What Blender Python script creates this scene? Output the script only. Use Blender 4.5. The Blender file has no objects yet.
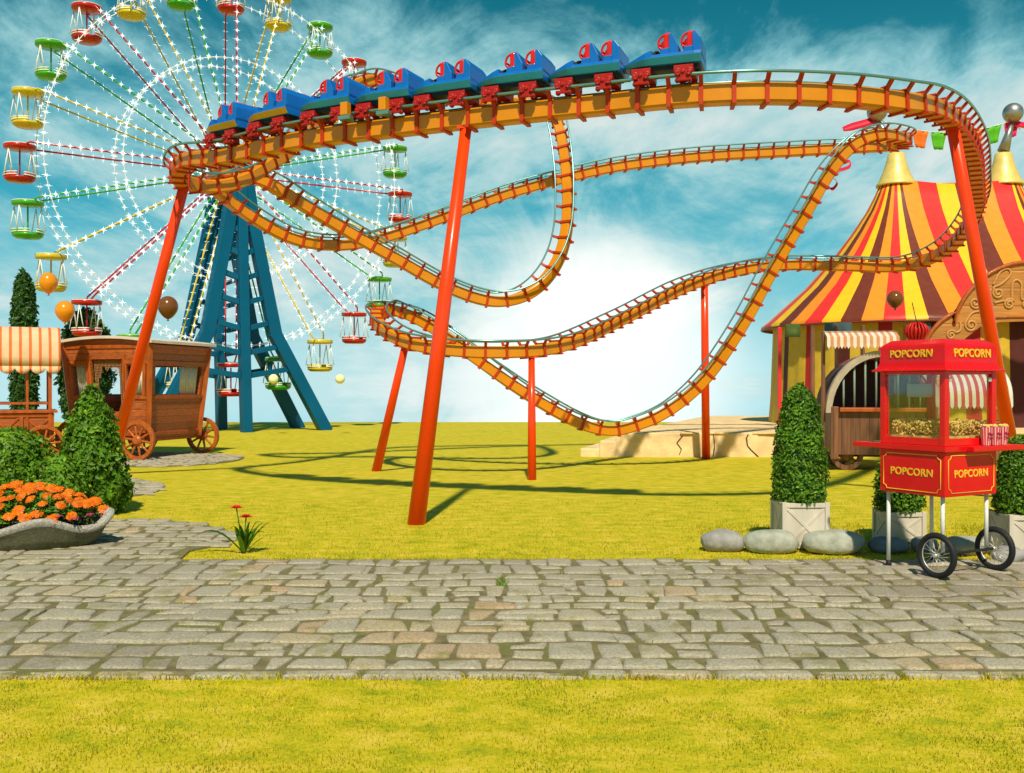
import bpy, bmesh, math, random
from mathutils import Vector, Matrix, noise
R = math.radians
PI = math.pi
scene = bpy.context.scene
COL = scene.collection
rng = random.Random(7)
CAM_H = 1.6

# ------------------------------------------------------------------ helpers
def P(px, py, d):
    """a point of the place seen at a pixel of the photograph, d metres ahead"""
    return Vector(((px - 512) / 1000 * d, d, CAM_H - (py - 386.5) / 1000 * d))

def G(px, py, z=0.0):
    d = (CAM_H - z) * 1000 / (py - 386.5)
    return Vector(((px - 512) / 1000 * d, d, z))

class MB:
    def __init__(s):
        s.v = []; s.f = []; s.m = []; s.s = []; s.t = []
    def add(s, vs, fs, mi=0, smooth=False, tint=None):
        o = len(s.v)
        s.v.extend([tuple(x) for x in vs])
        for f in fs:
            s.f.append(tuple(i + o for i in f)); s.m.append(mi); s.s.append(smooth); s.t.append(0.5 if tint is None else tint)
        return s
    def box(s, c, size, rot=None, mi=0, taper=None):
        hx, hy, hz = size[0] / 2, size[1] / 2, size[2] / 2
        vs = []
        for z in (-1, 1):
            k = 1.0 if (taper is None or z < 0) else taper
            for x, y in ((-1, -1), (1, -1), (1, 1), (-1, 1)):
                p = Vector((x * hx * k, y * hy * k, z * hz))
                if rot is not None: p = rot @ p
                vs.append(Vector(c) + p)
        return s.add(vs, [(3, 2, 1, 0), (4, 5, 6, 7), (0, 1, 5, 4), (1, 2, 6, 5), (2, 3, 7, 6), (3, 0, 4, 7)], mi)
    def bar(s, a, b, w, h, up=(0, 0, 1), mi=0):
        a = Vector(a); b = Vector(b); d = (b - a); L = d.length; d = d / L
        u = Vector(up)
        sd = d.cross(u)
        if sd.length < 1e-4: sd = d.cross(Vector((1, 0, 0)))
        sd.normalize(); u = sd.cross(d)
        return s.box((a + b) / 2, (w, L, h), Matrix((sd, d, u)).transposed(), mi)
    def tube(s, pts, r, n=8, closed=False, mi=0, caps=True, smooth=True, tint=None):
        pts = [Vector(p) for p in pts]; N = len(pts)
        rs = r if isinstance(r, (list, tuple)) else [r] * N
        tan = []
        for i in range(N):
            a = pts[(i - 1) % N] if (closed or i > 0) else pts[i]
            b = pts[(i + 1) % N] if (closed or i < N - 1) else pts[i]
            t = b - a
            tan.append(t.normalized() if t.length > 1e-9 else Vector((0, 0, 1)))
        ref = Vector((0, 0, 1)) if abs(tan[0].z) < .9 else Vector((1, 0, 0))
        u = tan[0].cross(ref).normalized()
        vs = []
        for i in range(N):
            u = (u - tan[i] * u.dot(tan[i]))
            u = u.normalized() if u.length > 1e-6 else tan[i].orthogonal().normalized()
            w = tan[i].cross(u)
            for k in range(n):
                a = 2 * PI * k / n
                vs.append(pts[i] + (u * math.cos(a) + w * math.sin(a)) * rs[i])
        fs = []
        for i in range(N if closed else N - 1):
            j = (i + 1) % N
            for k in range(n):
                l = (k + 1) % n
                fs.append((i * n + k, i * n + l, j * n + l, j * n + k))
        s.add(vs, fs, mi, smooth, tint)
        if caps and not closed:
            s.add(vs[:n], [tuple(range(n))[::-1]], mi, False, tint)
            s.add(vs[-n:], [tuple(range(n))], mi, False, tint)
        return s
    def lathe(s, prof, n=24, c=(0, 0, 0), rot=None, mi=0, smooth=True, sx=1, sy=1, caps=True):
        c = Vector(c); vs = []; fs = []
        for (r, z) in prof:
            for k in range(n):
                a = 2 * PI * k / n
                p = Vector((math.cos(a) * r * sx, math.sin(a) * r * sy, z))
                if rot is not None: p = rot @ p
                vs.append(c + p)
        for i in range(len(prof) - 1):
            for k in range(n):
                l = (k + 1) % n
                fs.append((i * n + k, i * n + l, (i + 1) * n + l, (i + 1) * n + k))
        s.add(vs, fs, mi, smooth)
        if caps and prof[0][0] > 1e-4: s.add(vs[:n], [tuple(range(n))[::-1]], mi)
        if caps and prof[-1][0] > 1e-4: s.add(vs[-n:], [tuple(range(n))], mi)
        return s
    def prism(s, poly, fn, d0, d1, mi=0):
        """poly: 2D outline; fn(u,v,w) -> 3D"""
        n = len(poly)
        vs = [fn(u, v, d0) for u, v in poly] + [fn(u, v, d1) for u, v in poly]
        fs = [tuple(range(n))[::-1], tuple(range(n, 2 * n))]
        for i in range(n):
            j = (i + 1) % n
            fs.append((i, j, n + j, n + i))
        return s.add(vs, fs, mi)
    def sphere(s, c, r, n=16, m=10, mi=0, sz=1.0):
        prof = [(r * math.sin(PI * i / m) if 0 < i < m else 1e-5, -r * sz * math.cos(PI * i / m)) for i in range(m + 1)]
        return s.lathe(prof, n, c, None, mi)
    def mesh(s, name, mats, origin=(0, 0, 0), fix=True):
        o = Vector(origin)
        me = bpy.data.meshes.new(name)
        me.from_pydata([tuple(Vector(v) - o) for v in s.v], [], s.f)
        for m in (mats if isinstance(mats, (list, tuple)) else [mats]): me.materials.append(m)
        me.polygons.foreach_set('material_index', s.m)
        me.polygons.foreach_set('use_smooth', s.s)
        at = me.attributes.new('tint', 'FLOAT', 'FACE')
        at.data.foreach_set('value', s.t)
        if fix:
            bm = bmesh.new(); bm.from_mesh(me)
            bmesh.ops.remove_doubles(bm, verts=bm.verts, dist=1e-5)
            bmesh.ops.recalc_face_normals(bm, faces=bm.faces)
            bm.to_mesh(me); bm.free()
        me.update()
        return me
    def build(s, name, mats, parent=None, origin=(0, 0, 0), bevel=0, fix=True, seg=2):
        ob = bpy.data.objects.new(name, s.mesh(name, mats, origin, fix))
        COL.objects.link(ob)
        if parent is not None: ob.parent = parent
        else: ob.location = origin
        if bevel:
            b = ob.modifiers.new('bevel', 'BEVEL'); b.width = bevel; b.segments = seg; b.limit_method = 'ANGLE'; b.angle_limit = R(35)
        return ob

def tag(o, label=None, cat=None, group=None, kind=None):
    if label: o['label'] = label
    if cat: o['category'] = cat
    if group: o['group'] = group
    if kind: o['kind'] = kind
    return o

def empty(name, loc, label, cat, group=None, rz=0):
    o = bpy.data.objects.new(name, None); COL.objects.link(o)
    o.empty_display_size = .2
    o.location = loc; o.rotation_euler = (0, 0, rz)
    return tag(o, label, cat, group)

def kids(o): return [c for c in list(bpy.data.objects) if c.parent == o]

def dup(o, parent=None):
    c = o.copy(); COL.objects.link(c)
    c.parent = parent
    for ch in kids(o): dup(ch, c)
    return c

def rotz(a): return Matrix.Rotation(a, 3, 'Z')
def rotx(a): return Matrix.Rotation(a, 3, 'X')
def roty(a): return Matrix.Rotation(a, 3, 'Y')

def spline(pts, sub=12, closed=False):
    """Catmull-Rom through tuples of any length"""
    N = len(pts); out = []
    for i in range(N if closed else N - 1):
        g = (lambda k: pts[k % N]) if closed else (lambda k: pts[max(0, min(N - 1, k))])
        a, b, c, d = g(i - 1), g(i), g(i + 1), g(i + 2)
        for k in range(sub):
            t = k / sub
            out.append(tuple(.5 * (2 * b[q] + (c[q] - a[q]) * t + (2 * a[q] - 5 * b[q] + 4 * c[q] - d[q]) * t * t + (3 * b[q] - a[q] - 3 * c[q] + d[q]) * t ** 3) for q in range(len(b))))
    if not closed: out.append(tuple(pts[-1]))
    return out

# ------------------------------------------------------------------ materials
def nt(m):
    m.use_nodes = True
    return m.node_tree.nodes, m.node_tree.links, m.node_tree.nodes['Principled BSDF']

def M(name, col, rough=.5, metal=0.0, var=.12, vs=6.0, bump=0.0, bs=60.0, coat=0.0, stretch=(1, 1, 1), tint=0.0, dirt=0.0, spec=.28):
    coat *= .45
    m = bpy.data.materials.new(name)
    n, l, b = nt(m)
    tc = n.new('ShaderNodeTexCoord'); mp = n.new('ShaderNodeMapping'); mp.inputs['Scale'].default_value = stretch
    l.new(tc.outputs['Object'], mp.inputs['Vector'])
    nz = n.new('ShaderNodeTexNoise'); nz.inputs['Scale'].default_value = vs; nz.inputs['Detail'].default_value = 5
    l.new(mp.outputs['Vector'], nz.inputs['Vector'])
    mr = n.new('ShaderNodeMapRange'); mr.inputs[1].default_value = .3; mr.inputs[2].default_value = .7
    mr.inputs[3].default_value = 1 - var; mr.inputs[4].default_value = 1 + var
    l.new(nz.outputs['Fac'], mr.inputs[0])
    val = mr.outputs[0]
    if tint:
        at = n.new('ShaderNodeAttribute'); at.attribute_name = 'tint'
        m2 = n.new('ShaderNodeMapRange'); m2.inputs[3].default_value = 1 - tint; m2.inputs[4].default_value = 1 + tint
        l.new(at.outputs['Fac'], m2.inputs[0])
        mu = n.new('ShaderNodeMath'); mu.operation = 'MULTIPLY'
        l.new(val, mu.inputs[0]); l.new(m2.outputs[0], mu.inputs[1]); val = mu.outputs[0]
    vm = n.new('ShaderNodeVectorMath'); vm.operation = 'SCALE'; vm.inputs[0].default_value = col
    l.new(val, vm.inputs['Scale'])
    l.new(vm.outputs[0], b.inputs['Base Color'])
    b.inputs['Roughness'].default_value = rough; b.inputs['Metallic'].default_value = metal
    b.inputs['Coat Weight'].default_value = coat; b.inputs['Coat Roughness'].default_value = .12
    b.inputs['Specular IOR Level'].default_value = spec
    rr = n.new('ShaderNodeMapRange'); rr.inputs[3].default_value = max(.02, rough - .08); rr.inputs[4].default_value = min(1, rough + .1)
    l.new(nz.outputs['Fac'], rr.inputs[0]); l.new(rr.outputs[0], b.inputs['Roughness'])
    if bump:
        n2 = n.new('ShaderNodeTexNoise'); n2.inputs['Scale'].default_value = bs; n2.inputs['Detail'].default_value = 4
        l.new(mp.outputs['Vector'], n2.inputs['Vector'])
        bp = n.new('ShaderNodeBump'); bp.inputs['Strength'].default_value = bump; bp.inputs['Distance'].default_value = .02
        l.new(n2.outputs['Fac'], bp.inputs['Height']); l.new(bp.outputs[0], b.inputs['Normal'])
    return m

def wood(name, col, plank=.12, axis='Z', rough=.55, var=.35, grain_axis='X'):
    """planks along one axis with grooves and grain"""
    m = bpy.data.materials.new(name); n, l, b = nt(m)
    tc = n.new('ShaderNodeTexCoord')
    mp = n.new('ShaderNodeMapping')
    mp.inputs['Scale'].default_value = {'X': (1.5, 26, 26), 'Y': (26, 1.5, 26), 'Z': (26, 26, 1.5)}[grain_axis]
    l.new(tc.outputs['Object'], mp.inputs['Vector'])
    nz = n.new('ShaderNodeTexNoise'); nz.inputs['Scale'].default_value = 1.0; nz.inputs['Detail'].default_value = 6; nz.inputs['Distortion'].default_value = .6
    l.new(mp.outputs[0], nz.inputs['Vector'])
    sp = n.new('ShaderNodeSeparateXYZ'); l.new(tc.outputs['Object'], sp.inputs[0])
    dv = n.new('ShaderNodeMath'); dv.operation = 'DIVIDE'; dv.inputs[1].default_value = plank
    l.new(sp.outputs[axis], dv.inputs[0])
    fr = n.new('ShaderNodeMath'); fr.operation = 'FRACT'; l.new(dv.outputs[0], fr.inputs[0])
    pp = n.new('ShaderNodeMath'); pp.operation = 'PINGPONG'; pp.inputs[1].default_value = .5; l.new(fr.outputs[0], pp.inputs[0])
    gr = n.new('ShaderNodeMapRange'); gr.inputs[1].default_value = 0; gr.inputs[2].default_value = .06; l.new(pp.outputs[0], gr.inputs[0])
    fl = n.new('ShaderNodeMath'); fl.operation = 'FLOOR'; l.new(dv.outputs[0], fl.inputs[0])
    wn = n.new('ShaderNodeTexWhiteNoise'); wn.noise_dimensions = '1D'; l.new(fl.outputs[0], wn.inputs['W'])
    a = n.new('ShaderNodeMapRange'); a.inputs[1].default_value = .3; a.inputs[2].default_value = .7; a.inputs[3].default_value = 1 - var; a.inputs[4].default_value = 1 + var
    l.new(nz.outputs['Fac'], a.inputs[0])
    c = n.new('ShaderNodeMapRange'); c.inputs[3].default_value = .8; c.inputs[4].default_value = 1.2; l.new(wn.outputs['Value'], c.inputs[0])
    mu = n.new('ShaderNodeMath'); mu.operation = 'MULTIPLY'; l.new(a.outputs[0], mu.inputs[0]); l.new(c.outputs[0], mu.inputs[1])
    vm = n.new('ShaderNodeVectorMath'); vm.operation = 'SCALE'; vm.inputs[0].default_value = col; l.new(mu.outputs[0], vm.inputs['Scale'])
    l.new(vm.outputs[0], b.inputs['Base Color'])
    b.inputs['Roughness'].default_value = rough
    ad = n.new('ShaderNodeMath'); ad.operation = 'MULTIPLY_ADD'; ad.inputs[1].default_value = .15
    l.new(nz.outputs['Fac'], ad.inputs[0]); l.new(gr.outputs[0], ad.inputs[2])
    bp = n.new('ShaderNodeBump'); bp.inputs['Strength'].default_value = .9; bp.inputs['Distance'].default_value = .012
    l.new(ad.outputs[0], bp.inputs['Height']); l.new(bp.outputs[0], b.inputs['Normal'])
    return m

def leafmat(name, col):
    m = M(name, col, .45, var=.3, vs=5.0, tint=.45)
    n, l, b = nt(m)
    b.inputs['Transmission Weight'].default_value = 0
    b.inputs['Subsurface Weight'].default_value = 0
    out = [x for x in n if x.type == 'OUTPUT_MATERIAL'][0]
    tr = n.new('ShaderNodeBsdfTranslucent')
    vm = [x for x in n if x.type == 'VECT_MATH'][0]
    l.new(vm.outputs[0], tr.inputs['Color'])
    mx = n.new('ShaderNodeMixShader'); mx.inputs[0].default_value = .25
    l.new(b.outputs[0], mx.inputs[1]); l.new(tr.outputs[0], mx.inputs[2]); l.new(mx.outputs[0], out.inputs['Surface'])
    return m

def emis(name, col, st):
    m = bpy.data.materials.new(name); n, l, b = nt(m)
    b.inputs['Base Color'].default_value = (.8, .8, .8, 1)
    b.inputs['Emission Color'].default_value = (*col, 1); b.inputs['Emission Strength'].default_value = st
    return m

ORANGE = M('track_orange', (.66, .235, .003), .36, var=.08, vs=2.5, coat=.4)
REDTIE = M('tie_red', (.46, .035, .004), .45, var=.1)
RAIL = M('rail_teal', (.17, .36, .34), .25, metal=.55, var=.1, vs=3)
POST = M('post_red', (.84, .052, .003), .28, var=.07, vs=1.5, coat=.5)
CARBLUE = M('car_blue', (.005, .135, .50), .32, var=.06, coat=.6)
CARTEAL = M('car_skirt_blue', (.025, .31, .47), .3, var=.06, coat=.5)
CAROCHRE = M('car_skirt_ochre', (.62, .33, .03), .35, var=.08, coat=.4)
CARRED = M('car_red', (.66, .015, .012), .3, var=.08, coat=.4)
DARK = M('dark_metal', (.02, .02, .022), .45, var=.2)
STEELBLUE = M('tower_blue', (.001, .095, .195), .5, spec=.12, var=.1, vs=.8, coat=.3)
WHITE = M('white_paint', (.8, .8, .78), .4, var=.04)
GRED = M('gondola_red', (.48, .012, .012), .3, var=.08, coat=.4)
GGREEN = M('gondola_green', (.05, .36, .02), .3, var=.08, coat=.4)
GYEL = M('gondola_yellow', (.62, .47, .02), .3, var=.08, coat=.4)
STAR = emis('bulb_glare', (.9, .97, 1.0), 1.8)  # glow for the bulbs and for the spikes that imitate their glare
GOLD = M('pole_gold', (.80, .60, .17), .4, metal=.2, var=.08, coat=.2)
STEEL = M('steel_grey', (.36, .35, .33), .38, metal=.8, var=.1)
W_YEL_SHADE = M('wall_yellow_shaded', (.56, .38, .03), .6, var=.1, bump=.1, bs=20)  # tent wall tones are darkened, the wall's shade is put into their colour
W_RED_SHADE = M('wall_red_shaded', (.42, .02, .02), .6, var=.1)
W_MAR_SHADE = M('wall_maroon_shaded', (.08, .016, .012), .6, var=.1)
T_RED = M('tent_red', (.76, .035, .03), .38, var=.07, bump=.08, bs=30)
T_YEL = M('tent_yellow', (.86, .50, .015), .45, var=.06, bump=.08, bs=30)
T_MAR = M('tent_maroon', (.17, .035, .018), .38, var=.1, bump=.08, bs=30)
T_ORA = M('tent_orange', (.84, .27, .02), .45, var=.06, bump=.08, bs=30)
RIBBON = M('ribbon_red', (.65, .01, .04), .5, var=.1)
FLAGS = [M('flag_orange', (.8, .16, .01), .6), M('flag_green', (.09, .42, .01), .6), M('flag_pink', (.75, .02, .10), .6)]
CREAM = M('canvas_cream', (.72, .50, .30), .75, var=.08, bump=.15, bs=90)
CORANGE = M('canvas_orange', (.78, .16, .04), .75, var=.08, bump=.15, bs=90)
PINKRED = M('canvas_red', (.55, .05, .06), .75, var=.08)
PALE = M('canvas_pale', (.72, .62, .52), .75, var=.08)
WOODR = wood('caravan_wood', (.36, .085, .014), .155, 'Z')
WOODT = M('caravan_trim', (.40, .085, .012), .45, var=.25, vs=10, stretch=(1, 1, .3), coat=.2)
WOODD = wood('wagon_planks', (.19, .075, .03), .17, 'X', grain_axis='Z')
WOODARCH = wood('arch_wood', (.42, .165, .028), .42, 'Z', var=.3)
CARVE = M('carving_light', (.55, .27, .08), .5, var=.12)
WHEELW = M('wheel_wood', (.42, .10, .015), .42, var=.25, vs=14, coat=.2)
ROOFW = M('caravan_roof', (.66, .55, .46), .7, var=.12, vs=3, bump=.1)
CURTAIN = M('curtain_cloth', (.62, .60, .53), .85, var=.1, vs=12)
GREYGREEN = M('bar_greygreen', (.20, .25, .20), .5, var=.15)
POPRED = M('popcorn_red', (.72, .006, .008), .25, var=.05, coat=.6)
POPYEL = M('sign_yellow', (.85, .50, .03), .4, var=.03)
POPCORN = M('popcorn_yellow', (.78, .50, .15), .8, var=.35, vs=18, tint=.3)
CUPRED = M('cup_red_print', (.62, .02, .05), .5, var=.1)
CUPPALE = M('cup_stripe_pale', (.80, .42, .42), .5, var=.05)
LEGW = M('leg_white_metal', (.70, .70, .66), .4, metal=0, var=.08)
RUBBER = M('rubber_black', (.018, .018, .02), .6, var=.2)
CHROME = M('chrome', (.66, .64, .58), .35, metal=.5, var=.05)
PLANTER = M('planter_white_wood', (.60, .54, .44), .6, var=.12, vs=9, stretch=(1, 1, .25), bump=.1)
LEAF1 = leafmat('leaf_green', (.10, .235, .012))
LEAF2 = leafmat('leaf_dark_green', (.045, .13, .012))
LEAF3 = leafmat('leaf_light_green', (.20, .34, .02))
LEAFC = leafmat('cypress_green', (.045, .12, .02))
LEAFD = leafmat('cypress_dark_green', (.025, .075, .015))
GRASSL = leafmat('grass_blade', (.50, .43, .015))
GRASSG = leafmat('grass_blade_green', (.34, .36, .012))
STEM = M('bark_brown', (.08, .05, .03), .9, var=.3, bump=.4)
PETAL = leafmat('petal_orange', (.80, .17, .004))
PETALR = leafmat('petal_red', (.75, .02, .02))
WICKER = M('planter_weave', (.17, .165, .09), .85, var=.3, vs=40, bump=.9, bs=120)
RIMGREY = M('planter_rim', (.46, .42, .36), .8, var=.35, vs=45, bump=1.0, bs=90)
SOIL = M('soil', (.05, .035, .02), .95, var=.3, bump=.5)
BAL_O = M('balloon_orange', (.80, .27, .01), .22, var=.03, coat=.4)
BAL_B = M('balloon_brown', (.17, .06, .016), .2, var=.03, coat=.5)
BAL_P = M('balloon_pale_yellow', (.85, .82, .45), .4, var=.02)
SANDST = M('sandstone', (.80, .57, .29), .85, var=.2, vs=3, bump=.5, bs=14)
ROCKS = [M('rock_grey', (.30, .29, .27), .85, var=.25, vs=9, bump=.5, bs=25), M('rock_olive', (.36, .37, .30), .85, var=.25, vs=9, bump=.5, bs=25), M('rock_blue_grey', (.17, .20, .22), .85, var=.25, vs=9, bump=.5, bs=25)]

def glass(name):
    m = bpy.data.materials.new(name); n, l, b = nt(m)
    out = [x for x in n if x.type == 'OUTPUT_MATERIAL'][0]
    tr = n.new('ShaderNodeBsdfTransparent'); tr.inputs['Color'].default_value = (.93, .96, .94, 1)
    gl = n.new('ShaderNodeBsdfGlossy'); gl.inputs['Roughness'].default_value = .02
    mx = n.new('ShaderNodeMixShader'); mx.inputs[0].default_value = .05; l.new(tr.outputs[0], mx.inputs[1]); l.new(gl.outputs[0], mx.inputs[2])
    l.new(mx.outputs[0], out.inputs['Surface'])
    return m
GLASS = glass('clear_glass')

def lawn_mat():
    m = bpy.data.materials.new('lawn_grass'); n, l, b = nt(m)
    tc = n.new('ShaderNodeTexCoord')
    def nz(scale, stretch=(1, 1, 1), det=6, rough=.6):
        mp = n.new('ShaderNodeMapping'); mp.inputs['Scale'].default_value = stretch
        l.new(tc.outputs['Object'], mp.inputs[0])
        x = n.new('ShaderNodeTexNoise'); x.inputs['Scale'].default_value = scale; x.inputs['Detail'].default_value = det; x.inputs['Roughness'].default_value = rough
        l.new(mp.outputs[0], x.inputs['Vector']); return x.outputs['Fac']
    big = nz(.55); mid = nz(3.6, (1, 1.5, 1), 8, .68); fine = nz(55, (1, .6, 1), 5, .75)
    r1 = n.new('ShaderNodeValToRGB')
    r1.color_ramp.elements[0].position = .36; r1.color_ramp.elements[0].color = (.18, .24, .008, 1)
    r1.color_ramp.elements[1].position = .64; r1.color_ramp.elements[1].color = (.78, .55, .09, 1)
    e = r1.color_ramp.elements.new(.5); e.color = (.545, .44, .010, 1); e = r1.color_ramp.elements.new(.44); e.color = (.37, .37, .009, 1)
    s = n.new('ShaderNodeMath'); s.operation = 'MULTIPLY_ADD'; s.inputs[1].default_value = .40; l.new(fine, s.inputs[0])
    s2 = n.new('ShaderNodeMath'); s2.operation = 'MULTIPLY_ADD'; s2.inputs[1].default_value = .52; l.new(mid, s2.inputs[0])
    s3 = n.new('ShaderNodeMath'); s3.operation = 'MULTIPLY'; s3.inputs[1].default_value = .08; l.new(big, s3.inputs[0])
    l.new(s3.outputs[0], s2.inputs[2]); l.new(s2.outputs[0], s.inputs[2])
    l.new(s.outputs[0], r1.inputs[0])
    l.new(r1.outputs[0], b.inputs['Base Color'])
    b.inputs['Roughness'].default_value = .9; b.inputs['Specular IOR Level'].default_value = .15
    bp = n.new('ShaderNodeBump'); bp.inputs['Strength'].default_value = .55; bp.inputs['Distance'].default_value = .03
    l.new(s.outputs[0], bp.inputs['Height']); l.new(bp.outputs[0], b.inputs['Normal'])
    return m
LAWN = lawn_mat()

def stone_mat():
    m = bpy.data.materials.new('cobble_stone'); n, l, b = nt(m)
    tc = n.new('ShaderNodeTexCoord'); at = n.new('ShaderNodeAttribute'); at.attribute_name = 'tint'
    rp = n.new('ShaderNodeValToRGB')
    cs = [(0, (.28, .24, .175)), (.3, (.35, .31, .23)), (.6, (.39, .345, .25)), (.82, (.41, .33, .20)), (1, (.41, .27, .16))]
    rp.color_ramp.elements[0].position = 0; rp.color_ramp.elements[0].color = (*cs[0][1], 1)
    rp.color_ramp.elements[1].position = 1; rp.color_ramp.elements[1].color = (*cs[-1][1], 1)
    for p, c in cs[1:-1]:
        e = rp.color_ramp.elements.new(p); e.color = (*c, 1)
    l.new(at.outputs['Fac'], rp.inputs[0])
    nz = n.new('ShaderNodeTexNoise'); nz.inputs['Scale'].default_value = 60; nz.inputs['Detail'].default_value = 6; nz.inputs['Roughness'].default_value = .75
    l.new(tc.outputs['Object'], nz.inputs['Vector'])
    n2 = n.new('ShaderNodeTexNoise'); n2.inputs['Scale'].default_value = 3.2; n2.inputs['Detail'].default_value = 6; n2.inputs['Roughness'].default_value = .65
    l.new(tc.outputs['Object'], n2.inputs['Vector'])
    mr = n.new('ShaderNodeMapRange'); mr.inputs[1].default_value = .3; mr.inputs[2].default_value = .7; mr.inputs[3].default_value = .5; mr.inputs[4].default_value = 1.55; l.new(nz.outputs['Fac'], mr.inputs[0])
    vm = n.new('ShaderNodeVectorMath'); vm.operation = 'SCALE'; l.new(rp.outputs[0], vm.inputs[0]); l.new(mr.outputs[0], vm.inputs['Scale'])
    mo = n.new('ShaderNodeMapRange'); mo.inputs[1].default_value = .54; mo.inputs[2].default_value = .68; mo.inputs[4].default_value = .75; l.new(n2.outputs['Fac'], mo.inputs[0])
    mx = n.new('ShaderNodeMix'); mx.data_type = 'RGBA'; l.new(mo.outputs[0], mx.inputs[0]); l.new(vm.outputs[0], mx.inputs[6]); mx.inputs[7].default_value = (.20, .18, .035, 1)
    l.new(mx.outputs[2], b.inputs['Base Color']); b.inputs['Roughness'].default_value = .8
    bp = n.new('ShaderNodeBump'); bp.inputs['Strength'].default_value = .5; bp.inputs['Distance'].default_value = .01
    l.new(nz.outputs['Fac'], bp.inputs['Height']); l.new(bp.outputs[0], b.inputs['Normal'])
    return m
STONE = stone_mat()
BED = M('path_joint_earth', (.19, .155, .075), .95, var=.35, vs=9, bump=.6, bs=45)
def mossy(m):
    n, l, b = nt(m)
    vm = [x for x in n if x.type == 'VECT_MATH'][0]; tc = [x for x in n if x.type == 'TEX_COORD'][0]
    z = n.new('ShaderNodeTexNoise'); z.inputs['Scale'].default_value = 2.6; z.inputs['Detail'].default_value = 7; z.inputs['Roughness'].default_value = .7; l.new(tc.outputs['Object'], z.inputs['Vector'])
    mr = n.new('ShaderNodeMapRange'); mr.inputs[1].default_value = .47; mr.inputs[2].default_value = .62; l.new(z.outputs['Fac'], mr.inputs[0])
    mx = n.new('ShaderNodeMix'); mx.data_type = 'RGBA'; l.new(mr.outputs[0], mx.inputs[0]); l.new(vm.outputs[0], mx.inputs[6]); mx.inputs[7].default_value = (.16, .16, .04, 1)
    l.new(mx.outputs[2], b.inputs['Base Color'])
mossy(BED)
# ------------------------------------------------------------------ camera, sun, sky
cam = bpy.data.cameras.new('camera'); co = bpy.data.objects.new('camera', cam); COL.objects.link(co)
co.location = (0, 0, CAM_H); co.rotation_euler = (R(90), 0, 0)
cam.sensor_width = 36; cam.lens = 36 * 1000 / 1024; cam.clip_end = 3000
scene.camera = co
SUN_EL = 50; SUN_AZ = 2     # the sun stands behind the camera
sun = bpy.data.lights.new('sun', 'SUN'); so = bpy.data.objects.new('sun', sun); COL.objects.link(so)
sun.energy = 4.4; sun.angle = R(1.6); sun.color = (1, .90, .72)
d = Vector((math.sin(R(SUN_AZ)) * -math.cos(R(SUN_EL)), math.cos(R(SUN_EL)), -math.sin(R(SUN_EL))))
so.rotation_euler = d.to_track_quat('-Z', 'Y').to_euler(); so.location = (0, -10, 20)
scene.view_settings.view_transform = 'Standard'; scene.view_settings.look = 'None'
scene.view_settings.exposure = 0.15; scene.view_settings.gamma = 1; scene.view_settings.use_curve_mapping = False

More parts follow.
